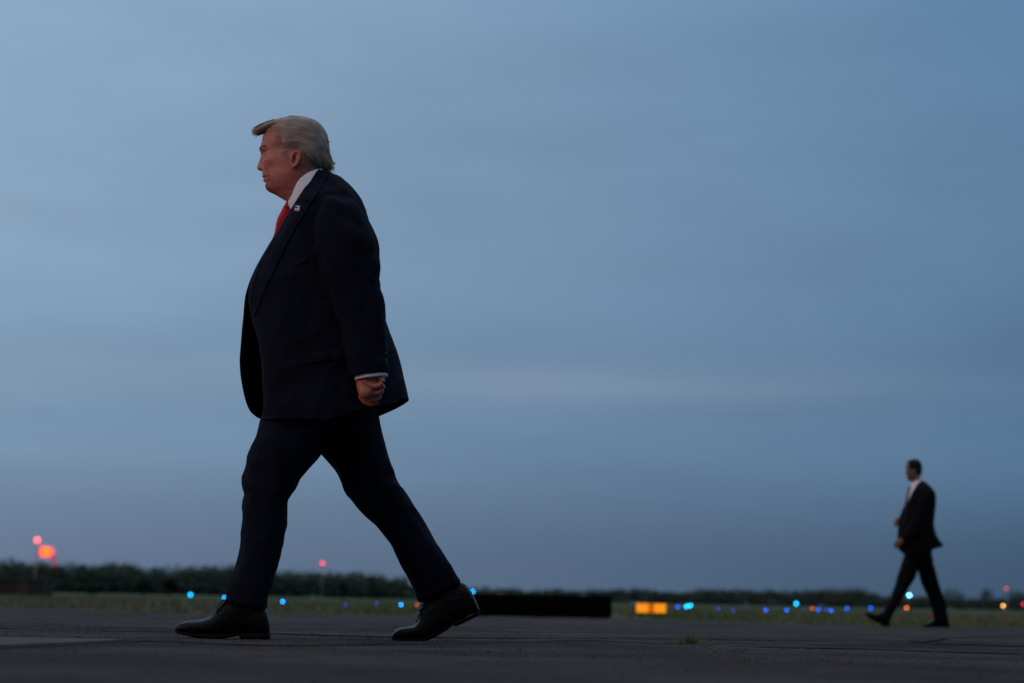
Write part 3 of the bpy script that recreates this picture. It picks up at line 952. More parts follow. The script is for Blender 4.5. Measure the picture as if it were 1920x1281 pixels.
# ------------------------------------------------------------------ the man walking behind
def build_guard():
    Yg = 21.6
    base = np.array([wp(1715, 1176.5, Yg)[0], Yg, 0.0])
    hg = head_grid(slim=1.0, n=88, young=True)
    PX, PY, PS = hg
    k = .235 / (356 - 222) / 1.0
    yaw = R(22)
    neck = wp(1716, 900, Yg)

    def place(px, py, s):
        px, py, s = (np.ravel(a) for a in (px, py, s))
        x, z, l = (px - 560) * k * .93, (352 - py) * k, s * .95
        return np.stack([neck[0] + x * math.cos(yaw) - l * math.sin(yaw) * -1, Yg + (x * math.sin(yaw) * 1 + l * math.cos(yaw)), neck[2] + z], 1)
    m, n = PX.shape

    def closed(V):
        V = np.vstack([V, V[:n].mean(0), V[-n:].mean(0)])
        F = grid_faces(m, n)
        for j in range(n):
            F.append([m * n, (j + 1) % n, j])
            F.append([m * n + 1, (m - 1) * n + j, (m - 1) * n + (j + 1) % n])
        return V, F
    parts = [closed(place(PX, PY, PS))]
    for sd in (-1, 1):
        e, ef = ear_pts(sd, .080)
        parts.append((place(e[:, 0], e[:, 1], e[:, 2]), ef if sd > 0 else [f[::-1] for f in ef]))
    T = lambda rows, **kw: tube(rows, Yg, **kw)
    parts.append(T([(1710, 898, 1727, 896, 0, .05), (1708, 912, 1732, 908, 0, .08), (1705, 930, 1742, 925, 0, .15), (1702, 970, 1742, 965, 0, .15), (1702, 1010, 1742, 1010, 0, .15), (1703, 1045, 1742, 1045, 0, .14)]))
    parts.append(T([(1702, 1035, 1724, 1045, -.08, .07), (1692, 1075, 1712, 1080, -.09, .065), (1675, 1115, 1688, 1120, -.1, .05), (1660, 1152, 1668, 1158, -.1, .035), (1656, 1166, 1664, 1168, -.1, .03)]))
    parts.append(T([(1725, 1040, 1744, 1040, .08, .07), (1730, 1080, 1750, 1078, .09, .065), (1745, 1115, 1762, 1112, .1, .05), (1756, 1152, 1770, 1152, .1, .035), (1758, 1168, 1772, 1168, .1, .03)]))
    # near arm swung forward, far arm bent across the belly
    parts.append(T([(1726, 925, 1745, 928, -.19, .055), (1720, 960, 1737, 962, -.23, .05), (1711, 985, 1726, 992, -.24, .045), (1693, 1004, 1702, 1014, -.22, .035), (1685, 1012, 1692, 1020, -.2, .03)]))
    parts.append(T([(1720, 925, 1738, 928, .19, .055), (1712, 955, 1727, 958, .24, .05), (1704, 972, 1712, 984, .22, .04), (1690, 970, 1692, 982, .14, .035), (1684, 974, 1684, 985, .10, .028)]))

    def small_fist(cx, cy, dl, sg):
        ps = [blob(wp(cx, cy, Yg + dl), [.035, .026, .040], 14, 10)]
        for q in range(4):
            f = -.027 + .018 * q
            P = [wp(cx - 1.0 + q * .3, cy - 4 + q * 2.6, Yg + dl - sg * .012), wp(cx - 6, cy - 2.5 + q * 2.6, Yg + dl - sg * .02), wp(cx - 7.2, cy - 1 + q * 2.5, Yg + dl + sg * .004), wp(cx - 3.5, cy - .5 + q * 2.4, Yg + dl + sg * .018)]
            ps.append(pipe(catmull(P, 10), [.0105, .0105, .0105, .010, .010, .010, .0095, .0095, .009, .008], 8))
        ps.append(pipe(catmull([wp(cx + 2, cy - 5, Yg + dl + sg * .02), wp(cx - 3, cy - 7, Yg + dl + sg * .03), wp(cx - 6, cy - 4.5, Yg + dl + sg * .03)], 8), [.014, .0135, .013, .0125, .012, .011, .0105, .009], 8))
        return ps
    parts += small_fist(1684.5, 1020.0, -.20, 1)
    parts += small_fist(1684.5, 980.0, .10, -1)
    V, F = remesh(parts, .006, 2, .4)
    p = mesh_obj('person', V, F, M['skin2'], None, base)
    p.location = base
    tag(p, 'distant dark haired man in a black suit walking along the grass edge', 'person')
    kids = lambda name, vf, mat, par=None: mesh_obj(name, vf[0], vf[1], mat, par or p, base)
    cx, cy, cs_ = hair_cap(hg, HAIRLINE2, 5.5, False)
    kids('hair', wrinkle(*remesh([closed(place(cx, cy, cs_))], .005, 2, .4), .004, (45, 45, 45), 2), M['hair_dark'])
    for sd in (-1, 1):
        c = place(np.array([499.0]), np.array([292.5]), np.array([sd * .033]))[0]
        kids('eye', blob(c, [.011] * 3, 12, 8), M['eye'])
        kids('eyebrow', pipe([place(np.array([489.0 + 2 * t]), np.array([282.0 - t * 1.0]), np.array([sd * (.012 + .017 * t)]))[0] for t in (0, 1, 2)], [.003, .004, .002], 6), M['hair_dark'])
    sh = T([(1709, 904, 1729, 899, 0, .062), (1707, 912, 1733, 908, 0, .09), (1704, 926, 1744, 922, 0, .16), (1699.5, 945, 1748, 940, 0, .19), (1696, 975, 1747, 975, 0, .19), (1696, 1010, 1747, 1010, 0, .185)], n=36)
    shirt = kids('shirt', sh, M['shirt'])
    kids('collar', T([(1708.5, 905, 1730, 897.5, 0, .066), (1706.5, 912, 1733, 905, 0, .085)], n=30, cap=False), M['shirt'], shirt)
    kids('tie', T([(1704.5, 911, 1708, 914, -.01, .022), (1701, 925, 1704, 928, -.01, .026), (1696.5, 945, 1699, 947, 0, .034), (1692.5, 975, 1695, 975, 0, .04), (1693, 1010, 1695, 1010, 0, .04)], n=16), M['tie_dark'])
    rows = [  # near edge, side, back, far edge
        ((1725, 901, .05), (1728, 901, .06), (1732, 902), (1725, 901, .05)),
        ((1717, 912, .085), (1731, 908, .13), (1739, 909), (1715, 912, .085)),
        ((1710, 924, .09), (1733, 914, .19), (1746, 916), (1707, 923, .08)),
        ((1704, 937, .07), (1732, 930, .215), (1752.5, 928), (1701, 935, .06)),
        ((1697, 952, .05), (1728, 948, .225), (1753, 943), (1695, 950, .04)),
        ((1690, 972, .03), (1722, 972, .225), (1751, 966), (1688, 970, .02)),
        ((1686, 992, .03), (1718, 996, .225), (1750, 986), (1685, 990, .03)),
        ((1686, 1012, .06), (1716, 1016, .23), (1754, 1003), (1683.5, 1010, .05)),
        ((1688, 1028, .09), (1717, 1032, .235), (1762, 1016), (1683, 1026, .09)),
        ((1694, 1036, .12), (1719, 1040, .235), (1768, 1024), (1691, 1036, .12)),
    ]
    A = catmull([np.concatenate([exact(e[0], e[1], -e[2], Yg), exact(s[0], s[1], -s[2], Yg), exact(b[0], b[1], 0, Yg), exact(f[0], f[1], f[2], Yg)]) for e, s, b, f in rows], 55)
    nq = 14
    G = jacket_rings(A, nq, Yg, 55, False)
    ncol = len(G[0])
    JV, JF = np.vstack(G), grid_faces(55, ncol, False)
    if normals(JV, JF)[2 * nq + ncol * 25][0] < 0:
        JF = [f[::-1] for f in JF]
    JV, JF = wrinkle(JV, JF, .010, (5, 5, 4), 6, .4, .004)
    jacket = kids('jacket', thicken(JV, JF, 55, ncol, .007), M['suit_dark'])
    kids('sleeve', wrinkle(*T([(1728, 914, 1742, 916, -.16, .03), (1724, 922, 1748, 924, -.18, .07), (1719, 940, 1745, 942, -.21, .075), (1713, 965, 1738, 966, -.235, .072), (1704, 984, 1729, 995, -.24, .068), (1695, 998, 1712, 1012, -.228, .06), (1687, 1007, 1697, 1021, -.21, .05)], m=50, n=26), .006, (8, 8, 8), 4), M['suit_dark'], jacket)
    kids('sleeve', wrinkle(*T([(1722, 914, 1738, 916, .16, .03), (1718, 922, 1742, 924, .19, .07), (1710, 945, 1732, 948, .23, .072), (1703, 966, 1720, 982, .23, .062), (1693, 966, 1697, 984, .16, .055), (1688, 969, 1688, 985, .115, .046)], m=50, n=26), .006, (8, 8, 8), 5), M['suit_dark'], jacket)
    tr = remesh([T([(1697, 1022, 1726, 1030, -.07, .11), (1696, 1040, 1724, 1050, -.075, .11), (1684.5, 1078, 1718, 1078, -.085, .10), (1675, 1107, 1703, 1104, -.095, .088), (1666, 1130, 1689, 1128, -.1, .08), (1656.5, 1149, 1677, 1147, -.1, .075), (1653, 1160, 1669, 1164, -.1, .07)], m=60),
                 T([(1716, 1025, 1747, 1022, .07, .11), (1720, 1045, 1747, 1040, .075, .11), (1724, 1080, 1755, 1076, .085, .10), (1732.5, 1103, 1763, 1104, .095, .088), (1745, 1130, 1771, 1127, .1, .08), (1749, 1152, 1776, 1152, .1, .076), (1749.5, 1163, 1779, 1164, .1, .074)], m=60),
                 T([(1697, 1015, 1746, 1015, 0, .185), (1698, 1040, 1746, 1038, 0, .18), (1704, 1060, 1748, 1058, 0, .14), (1714, 1070, 1732, 1070, 0, .07)])], .009, 3, .5)
    kids('trousers', wrinkle(*tr, .006, (8, 8, 6), 7, .4, .005), M['suit_dark'])
    for up, so, yl in (
        ([(1621, 1147.5, 1622, 1150, .012), (1628, 1148, 1628, 1157, .035), (1638, 1150, 1638, 1162, .048), (1646, 1150, 1648, 1166, .046), (1653, 1146, 1657, 1171, .040), (1661, 1147, 1664, 1173, .038), (1669, 1160, 1667, 1173, .03)],
         [(1620.5, 1148, 1621.5, 1151, .016), (1629, 1155, 1629, 1159, .04), (1640, 1161.5, 1640, 1165, .052), (1651, 1166.5, 1651, 1170, .045), (1654.5, 1168, 1654.5, 1174, .042), (1660, 1170.5, 1660, 1176, .041), (1667.5, 1172, 1667.5, 1176, .03)], -.1),
        ([(1731, 1172, 1731, 1175, .012), (1736, 1169, 1736, 1175, .036), (1743, 1166.5, 1743, 1175, .048), (1750, 1160, 1750, 1175, .047), (1758, 1153, 1759, 1175, .041), (1772, 1156, 1772, 1175, .039), (1780, 1167, 1780, 1174, .025)],
         [(1730.5, 1173, 1730.5, 1176, .016), (1740, 1173.5, 1740, 1176.5, .048), (1752, 1173.5, 1752, 1176.5, .05), (1763, 1173, 1763, 1176.8, .042), (1780.5, 1173, 1780.5, 1177, .032)], .1)):
        s = kids('shoe', T([(*r[:4], yl, r[4]) for r in up], m=30, n=22), M['leather'])
        kids('sole', T([(*r[:4], yl, r[4], 3.5) for r in so], n=22), M['sole'], s)
    return p


# ------------------------------------------------------------------ ground
def apron_mat():
    m, nt, b = new_mat('worn_apron')
    big = tex_noise(nt, 0.8, 8, 0.72)
    fine = tex_noise(nt, 55, 6, 0.75)
    grit = tex_noise(nt, 210, 3, 0.8)
    c = ramp(nt, big, [(0.32, (0.034, 0.029, 0.026)), (0.50, (0.084, 0.071, 0.064)), (0.70, (0.155, 0.131, 0.118))])
    c2 = ramp(nt, fine, [(0.35, (0.45, 0.45, 0.45)), (0.6, (1, 1, 1)), (0.78, (1.35, 1.33, 1.3))])
    mu = nt.nodes.new('ShaderNodeMix'); mu.data_type = 'RGBA'; mu.blend_type = 'MULTIPLY'
    mu.inputs[0].default_value = 1.0
    nt.links.new(c, mu.inputs[6]); nt.links.new(c2, mu.inputs[7])
    c3 = mix_col(nt, ramp(nt, grit, [(0.66, (0, 0, 0)), (0.74, (1, 1, 1))]), mu.outputs[2], (0.19, 0.165, 0.15))
    nt.links.new(c3, b.inputs['Base Color'])
    b.inputs['Roughness'].default_value = 0.92
    b.inputs['Specular IOR Level'].default_value = 0.07
    mx = nt.nodes.new('ShaderNodeMath'); mx.operation = 'MULTIPLY_ADD'
    nt.links.new(grit, mx.inputs[0]); mx.inputs[1].default_value = 0.6; nt.links.new(fine, mx.inputs[2])
    bump(nt, b, mx.outputs[0], 1.0, 0.010)
    return m


def build_ground():
    gm, nt, b = new_mat('dry_grass_ground')
    f = tex_noise(nt, .25, 6, .6)
    f2 = tex_noise(nt, 6, 5, .6)
    c = ramp(nt, f, [(.3, (.056, .076, .036)), (.55, (.080, .098, .050)), (.75, (.115, .124, .072))])
    c = mix_col(nt, ramp(nt, f2, [(.4, (0, 0, 0)), (.7, (.6, .6, .6))]), c, (.056, .068, .034))
    nt.links.new(c, b.inputs['Base Color'])
    b.inputs['Roughness'].default_value = .95
    b.inputs['Specular IOR Level'].default_value = .05
    ys = [-60, -5, 5, 12, 18, 20, 22, 24, 26, 28, 31, 35, 40, 48, 60, 80, 110, 150, 220, 330, 500, 800, 1300, 2500, 6000]
    xs = np.concatenate([-np.geomspace(4000, 6, 22), np.linspace(-4.5, 4.5, 7), np.geomspace(6, 4000, 22)])
    V = []
    for y in ys:
        for x in xs:
            z = terrain(x, min(y, 1500)) + (.05 * noise.noise(Vector((x * .07, y * .07, 1))) if 28 < y < 400 else 0) * min(1, (y - 28) / 30 if y > 28 else 0)
            V.append((x, y, z))
    g = mesh_obj('ground', V, grid_faces(len(ys), len(xs), False)[::1], gm)
    for p in g.data.polygons:
        if p.normal.z < 0:
            g.data.flip_normals(); break
    tag(g, kind='structure')

    am = apron_mat()
    edge_px = [(-260, 1135), (0, 1138), (120, 1141), (250, 1149), (330, 1150.5), (600, 1152), (840, 1154.5), (880, 1153), (1160, 1156.5), (1200, 1162), (1400, 1165.5), (1560, 1170), (1640, 1175.5), (1800, 1177), (1920, 1178.5), (2150, 1182)]
    E = np.array([gp(*q) for q in edge_px])
    nx, ny = 400, 150
    xr = np.concatenate([np.linspace(-1, 1, nx)])
    yy = np.concatenate([np.linspace(-3, 1.5, 10), np.linspace(1.6, 1.0e0 * 9.5, 100), np.linspace(9.7, 1, 0)])
    V = []
    tt = np.linspace(0, 1, ny) ** 1.35
    for t in tt:
        for s in xr:
            x_end = s * 14.0
            ye = np.interp(x_end, E[:, 0], E[:, 1]) + .35 * noise.noise(Vector((x_end * .9, 3.3, 0))) + .12 * noise.noise(Vector((x_end * 4, 1.3, 0)))
            y = -3 + (ye + 3) * t
            x = s * (6.0 + 8.0 * t)
            dz = .0040 * noise.noise(Vector((x * 1.1, y * 1.6, 0))) + .0024 * noise.noise(Vector((x * 4, y * 6, 4)))
            V.append((x, y, dz))
    a = mesh_obj('apron', V, grid_faces(ny, nx, False), am)
    if a.data.polygons[0].normal.z < 0: a.data.flip_normals()
    tag(a, kind='structure')
    # wide apron outside the detailed sheet, well clear of it on both sides
    # tar-filled joints: low irregular ridges
    tar = simple('joint_tar', (.006, .006, .0065), (.013, .012, .012), .85, 30, .2, .6, 60, .01)
    J = [
        [(-120, 1177), (0, 1180), (170, 1184), (340, 1187), (500, 1190), (740, 1195), (920, 1198), (1280, 1199.5), (1523, 1203), (1681, 1207), (1920, 1213), (2050, 1216)],
        [(-120, 1222), (0, 1216), (150, 1209.5), (250, 1203.5), (300, 1204), (429, 1210), (590, 1211), (752, 1210), (913, 1207.5), (1040, 1203), (1127, 1203.5), (1225, 1209), (1338, 1212), (1491, 1216.6), (1628, 1219), (1797, 1225), (1920, 1227), (2050, 1230)],
        [(1712, 1204), (1751, 1200), (1797, 1196.5), (1920, 1192.7), (2050, 1190)],
        [(400, 1169), (500, 1171), (740, 1176), (960, 1178), (1100, 1181)],
    ]
    jr = []
    for ji, pl in enumerate(J):
        P = np.array([gp(x, y) for x, y in pl])
        segs = []
        for a_, b_ in zip(P[:-1], P[1:]):
            k = max(8, int(np.linalg.norm(b_ - a_) / .02))
            segs.append(a_ + (b_ - a_) * np.linspace(0, 1, k, endpoint=False)[:, None])
        C = np.vstack(segs)
        d = np.gradient(C, axis=0)
        d /= np.linalg.norm(d, axis=1)[:, None] + 1e-9
        nrm = np.stack([-d[:, 1], d[:, 0], np.zeros(len(d))], 1)
        V = []
        prof = [(-1, -.3), (-.75, .55), (-.3, 1), (.3, 1), (.75, .5), (1, -.3)]
        for i, (c, q) in enumerate(zip(C, nrm)):
            n1 = noise.noise(Vector((i * .05, ji * 7, 0)))
            n2 = noise.noise(Vector((i * .35, ji * 7, 3)))
            w = (.034 + .016 * n1 + .008 * n2) * (.8 if ji != 3 else .9)
            h = max(.0015, .0050 + .0038 * n1 + .0022 * n2) * (.75 if ji == 3 else 1)
            off = q * (.02 * n1 + .006 * n2)
            for (u, v) in prof:
                V.append(c + off + q * u * w + np.array([0, 0, v * h if v > 0 else -.006]))
        jr.append((np.array(V), grid_faces(len(C), len(prof), False)))
    jv, jf = join(jr)
    jo = mesh_obj('joint_filler', jv, jf, tar, a)
    if jo.data.polygons[2].normal.z < 0: jo.data.flip_normals()
    # lighter concrete slab at the left
    sm = simple('pale_concrete', (.066, .056, .050), (.098, .083, .075), .9, 6, .15, .5, 70, .004)
    q = [gp(-140, 1198), gp(0, 1198.5), gp(120, 1200.5), gp(244, 1203), gp(150, 1208.3), gp(0, 1214.6), gp(-140, 1221)]
    z = .0065
    V = [(p[0], p[1], z) for p in q] + [(p[0], p[1], -.01) for p in q]
    k = len(q)
    F = [list(range(k)), list(range(2 * k - 1, k - 1, -1))] + [[i, i + k, (i + 1) % k + k, (i + 1) % k] for i in range(k)]
    so = mesh_obj('slab', V, F, sm, a, smooth=False)
    # patch of tar where two joints meet on the right
    pts = [gp(1706, 1204.8), gp(1722, 1200.5), gp(1755, 1198), gp(1775, 1198.2), gp(1752, 1203.5), gp(1728, 1206.5)]
    V = [(p[0] + 0, p[1], .007) for p in pts] + [(p[0], p[1], -.005) for p in pts]
    k = len(pts)
    F = [list(range(k))] + [[i, i + k, (i + 1) % k + k, (i + 1) % k] for i in range(k)]
    mesh_obj('tar_patch', V, F, tar, a, smooth=False)

    # loose grit
    ng = 9000
    gy = np.where(rng.random(ng) < .8, rng.uniform(4.6, 10.5, ng), rng.uniform(2.6, 18, ng))
    gx = rng.uniform(-1, 1, ng) * gy * .30
    gr_ = rng.uniform(.0010, .0030, ng) * np.where(rng.random(ng) < .97, 1, 1.6)
    bv, bf = blob((0, 0, 0), (1, 1, .9), 6, 4)
    GV = bv[None] * gr_[:, None, None] * rng.uniform(.75, 1.35, (ng, 1, 3)) + rng.normal(0, 1, (ng, len(bv), 3)) * (gr_ * .12)[:, None, None]
    GV += np.stack([gx, gy, gr_ * .15], 1)[:, None]
    gv = GV.reshape(-1, 3)
    gf = (np.array(bf)[None] + (np.arange(ng) * len(bv))[:, None, None]).reshape(-1, 4).tolist()
    go = mesh_obj('grit', gv, gf, simple('grit_stone', (.035, .029, .026), (.15, .125, .113), .95, 9, .02), None, smooth=False)
    tag(go, 'small loose stones scattered over the apron', 'grit', None, 'stuff')

    # grass along and beyond the edge of the apron
    n = 150000
    y = 19.5 + rng.random(n) ** 1.7 * 75
    x = rng.uniform(-1, 1, n) * (y * .40 + 6.0)
    ye = np.interp(x, E[:, 0], E[:, 1])
    keep = y > ye - .25 + rng.exponential(.18, n) * 0 + rng.normal(0, .22, n)
    dens = np.array([noise.noise(Vector((a * .35, b_ * .35, 5))) for a, b_ in zip(x, y)])
    keep &= rng.random(n) < np.clip(.75 + dens * .9, .15, 1)
    x, y, dens = x[keep], y[keep], dens[keep]
    n = len(x)
    tz = np.array([terrain(a, b_) for a, b_ in zip(x, y)])
    h = rng.uniform(.035, .095, n) * (1 + dens * .8) * np.clip(.45 + (y - np.interp(x, E[:, 0], E[:, 1])) * .25, .45, 1.15)
    w = rng.uniform(.006, .013, n) * (1 + (y - 20) / 50)
    az = rng.uniform(0, math.pi, n)
    lx, ly = rng.normal(0, .45, n) * h, rng.normal(0, .45, n) * h
    dx, dy = np.cos(az) * w, np.sin(az) * w
    P0 = np.stack([x - dx, y - dy, tz - .01], 1)
    P1 = np.stack([x + dx, y + dy, tz - .01], 1)
    P2 = np.stack([x + lx * .4 + dx * .6, y + ly * .4 + dy * .6, tz + h * .6], 1)
    P3 = np.stack([x + lx * .4 - dx * .6, y + ly * .4 - dy * .6, tz + h * .6], 1)
    P4 = np.stack([x + lx, y + ly, tz + h], 1)
    V = np.stack([P0, P1, P2, P3, P4], 1).reshape(-1, 3)
    F = []
    for i in range(n):
        k = i * 5
        F += [[k, k + 1, k + 2, k + 3], [k + 3, k + 2, k + 4]]
    gr, nt_, b_ = new_mat('grass_blades')
    f_ = tex_noise(nt_, .8, 4)
    dry = ramp(nt_, f_, [(.3, (.105, .112, .070)), (.7, (.180, .180, .120))])
    grn = ramp(nt_, f_, [(.3, (.068, .102, .038)), (.7, (.125, .158, .070))])
    big_ = tex_noise(nt_, .045, 3, .5)
    nt_.links.new(mix_col(nt_, ramp(nt_, big_, [(.40, (0, 0, 0)), (.60, (1, 1, 1))]), dry, grn), b_.inputs['Base Color'])
    b_.inputs['Roughness'].default_value = .85
    b_.inputs['Specular IOR Level'].default_value = .1
    o = mesh_obj('grass', V, F, gr, None, smooth=False)
    tag(o, 'rough mown grass beyond the apron edge', 'grass', None, 'stuff')


def tuft(px, py, n, hh, spread, label):
    c = gp(px, py)
    V, F = [], []
    for i in range(n):
        a = random.uniform(0, 2 * math.pi)
        r = abs(random.gauss(0, spread))
        p = np.array([c[0] + r * math.cos(a), c[1] + r * math.sin(a) * .7, -.004])
        h = hh * random.uniform(.35, 1.0) * math.exp(-(r / (spread * 2.2)) ** 2)
        ln = np.array([math.cos(a) * r * 1.6 + random.gauss(0, .25) * h, math.sin(a) * r * 1.2 + random.gauss(0, .25) * h, h])
        w = random.uniform(.0010, .0022)
        t = random.uniform(0, math.pi)
        d = np.array([math.cos(t) * w, math.sin(t) * w, 0])
        k = len(V)
        for s, q in ((0, 1), (.45, .9), (.8, .6)):
            b = p + ln * np.array([s ** 1.5, s ** 1.5, s])
            V += [b - d * q, b + d * q]
        V.append(p + ln)
        F += [[k, k + 1, k + 3, k + 2], [k + 2, k + 3, k + 5, k + 4], [k + 4, k + 5, k + 6]]
    m = simple('tuft_blades', (.07, .09, .02), (.17, .18, .05), .7, 18, .2)
    o = mesh_obj('grass_tuft', V, F, m, None, c * np.array([1, 1, 0]), smooth=False)
    o.location = (c[0], c[1], 0)
    tag(o, label, 'grass tuft', 'grass tufts in the joints')


# ------------------------------------------------------------------ trees
FOL = [simple('hazed_foliage', (.036, .060, .046), (.072, .102, .070), .8, .5, .1), simple('hazed_blue_foliage', (.042, .066, .058), (.075, .105, .088), .8, .5, .1)]  # distance haze is put into both leaf colours: lifted and bluer
DARKFOL = simple('evergreen_foliage', (.008, .014, .010), (.018, .026, .018), .8, .5, .1)
BARK = simple('bark', (.03, .025, .02), (.06, .05, .04), .9, 4)


def crown_leaves(c, rx, ry, rz, nleaf, size, lumps=6):
    cs, rs = [], []
    for i in range(lumps):
        u = rng.normal(0, 1, 3)
        u /= np.linalg.norm(u)
        cs.append(np.array(c) + u * np.array([rx, ry, rz]) * rng.uniform(.25, .62))
        rs.append(np.array([rx, ry, rz]) * rng.uniform(.38, .62))
    cs, rs = np.array(cs), np.array(rs)
    k = rng.integers(0, lumps, nleaf)
    u = rng.normal(0, 1, (nleaf, 3))
    u /= np.linalg.norm(u, axis=1)[:, None]
    P = cs[k] + u * rs[k] * (rng.random(nleaf) ** .4)[:, None]
    a = rng.normal(0, 1, (nleaf, 3)); a /= np.linalg.norm(a, axis=1)[:, None]
    b = np.cross(a, rng.normal(0, 1, (nleaf, 3))); b /= np.linalg.norm(b, axis=1)[:, None]
    s = size * rng.uniform(.5, 1.2, nleaf)[:, None]
    V = np.stack([P - a * s, P - b * s * .6, P + a * s, P + b * s * .6], 1).reshape(-1, 3)
    F = np.arange(nleaf * 4).reshape(-1, 4)
    return V, F


def trunk_mesh(x, y, z, h, r):
    P = [(x, y, z - .2), (x + .02 * h, y, z + h * .35), (x - .01 * h, y, z + h * .7), (x, y, z + h)]
    parts = [pipe(catmull(P, 8), np.linspace(r, r * .3, 8), 7)]
    for i in range(4):
        a = rng.uniform(0, 6.28)
        z0 = z + h * rng.uniform(.35, .7)
        parts.append(pipe([(x, y, z0), (x + math.cos(a) * h * .12, y + math.sin(a) * h * .12, z0 + h * .12), (x + math.cos(a) * h * .2, y + math.sin(a) * h * .2, z0 + h * .26)], [r * .4, r * .3, r * .1], 5))
    return join(parts)


def build_trees():
    prof_x = [-300, 0, 60, 130, 190, 250, 280, 340, 400, 440, 520, 620, 700, 750, 775, 800, 850, 960, 1050, 1150, 1200, 1280, 1340, 1420, 1500, 1560, 1620, 1680, 1740, 1770, 1830, 1880, 1920, 2250]
    prof_t = [1050, 1052, 1058, 1054, 1055, 1060, 1067, 1064, 1062, 1063, 1070, 1073, 1076, 1083, 1092, 1098, 1102, 1107, 1109, 1107, 1106, 1112, 1105, 1107, 1110, 1105, 1108, 1119, 1121, 1124, 1126, 1123, 1120, 1118]
    Vs, Fs, tr = [], [], []
    off = 0
    for row in range(3):
        px = -1250.0
        while px < 3150:
            top = np.interp(px, prof_x, prof_t) - np.interp(px, [700, 900], [4.5, 3.5]) + 5.5 * noise.noise(Vector((px * .021, row * 3.1, 0))) + 4 * noise.noise(Vector((px * .06, row * 5.1, 7))) + rng.uniform(-2.5, 3) + (2 - row) * rng.uniform(0, 6)
            Y = np.interp(px, [-300, 750, 900, 2200], [470, 560, 900, 950]) + (2 - row) * -14 + rng.uniform(-5, 5)
            hz = CAM_H + (1141 + .0192 * (px - 960) - top) / FPX * Y
            X = wp(px, 1100, Y)[0]
            zg = terrain(X, Y)
            H = hz - zg
            if H > 1.0:
                rx = min(H * .46, 4.4) * rng.uniform(.85, 1.3)
                v, f = crown_leaves((X, Y, zg + H * .56), rx, rx, H * .46, 300, .34 + H * .012, 10)
                v[:, 2] = np.minimum(v[:, 2], zg + H * 1.0)
                Vs.append(v); Fs.append(f + off); off += len(v)
                tv, tf = pipe([(X, Y, zg - .3), (X, Y, zg + H * .7)], [.16, .06], 5)
                tr.append((tv, tf))
            px += rng.uniform(9, 17) * (1.35 if px < 800 else .8)
    # understorey so the wood closes at its foot
    for k in range(1500):
        px = rng.uniform(-1250, 3150)
        Y = np.interp(px, [-300, 750, 900, 2200], [440, 530, 860, 900])
        X = wp(px, 1100, Y)[0]
        zg = terrain(X, Y)
        top = np.interp(px, prof_x, prof_t)
        H = (1141 + .0192 * (px - 960) - top) / FPX * Y + CAM_H - zg
        r = max(1.0, H * .34)
        v, f = crown_leaves((X, Y, zg + r * .55), r * 1.7, r, r * .9, 110, .55, 5)
        Vs.append(v); Fs.append(f + off); off += len(v)
    V = np.vstack(Vs)
    F = np.vstack(Fs).tolist()
    nleaf = len(F)
    tv, tf = join(tr)
    F2 = [[i + len(V) for i in q] for q in tf]
    o = mesh_obj('woods', np.vstack([V, tv]), F + F2, [FOL[0], BARK], None, smooth=False)
    mi = np.zeros(len(o.data.polygons), int)
    mi[nleaf:] = 1
    o.data.polygons.foreach_set('material_index', mi)
    tag(o, 'far dark line of woodland across the horizon', 'woods', None, 'stuff')
    # trees at the right that stand out of the wood, and the bushes in the grass
    for px, top, wpx, Y, lab in ((1788, 1103, 64, 820, 'broad rounded tree standing above the woodland just right of the distant man'),
                                 (1850, 1098, 44, 820, 'narrow pointed tree between two gaps in the woodland at the far right'),
                                 (1914, 1106, 60, 820, 'rounded tree cut off by the right edge of the photo')):
        c = wp(px, 1137, Y)
        zg = terrain(c[0], Y)
        H = (1141 + .0192 * (px - 960) - top) / FPX * Y + CAM_H - zg
        base = np.array([c[0], Y, zg])
        root = bpy.data.objects.new('tree', None); COL.objects.link(root)
        root.location = base
        tag(root, lab, 'tree', 'trees standing out of the woodland')
        rx = wpx / 2 / FPX * Y
        v, f = crown_leaves((c[0], Y, zg + H * .58), rx, rx, H * .46, 700, .38, 9)
        if px == 1850:
            k = np.clip((v[:, 2] - zg) / H, 0, 1)
            v[:, 0] = c[0] + (v[:, 0] - c[0]) * (1.35 - 1.1 * k)
        mesh_obj('crown', v, f.tolist(), FOL[1], root, base, False)
        tv, tf = trunk_mesh(c[0], Y, zg, H * .75, .2)
        mesh_obj('trunk', tv, tf, BARK, root, base)
    for px, y0, y1, wpx, Y, lab in ((266, 1092, 1127, 40, 130, 'dark bush in the grass, left one of the pair beside the bright blue light'),
                                    (316, 1088, 1127, 52, 130, 'dark bush in the grass, nearest to the bright blue light'),
                                    (172, 1104, 1122, 42, 170, 'small low bush in the grass below the red windsock'),
                                    (642, 1092, 1116, 30, 200, 'dark bush behind the legs, just right of the thin mast'),
                                    (700, 1094, 1118, 46, 200, 'wider dark bush seen between the walking legs')):
        c = wp(px, y1, Y)
        zg = terrain(c[0], Y)
        H = max(.6, (y1 - y0) / FPX * Y)
        base = np.array([c[0], Y, zg])
        root = bpy.data.objects.new('bush', None); COL.objects.link(root)
        root.location = base
        tag(root, lab, 'bush', 'bushes in the grass')
        rx = wpx / 2 / FPX * Y
        hz = max(H, CAM_H + (1141 + .0192 * (px - 960) - y0) / FPX * Y - zg)
        v, f = crown_leaves((c[0], Y, zg + hz * .5), rx, rx, hz * .55, 1100, .075, 8)
        mesh_obj('foliage', v, f.tolist(), DARKFOL, root, base, False)
        st = [pipe([(c[0], Y, zg - .1), (c[0] + rng.uniform(-.3, .3) * rx, Y, zg + hz * .6)], [.03, .01], 5) for _ in range(4)]
        mesh_obj('stem', *join(st), BARK, root, base)


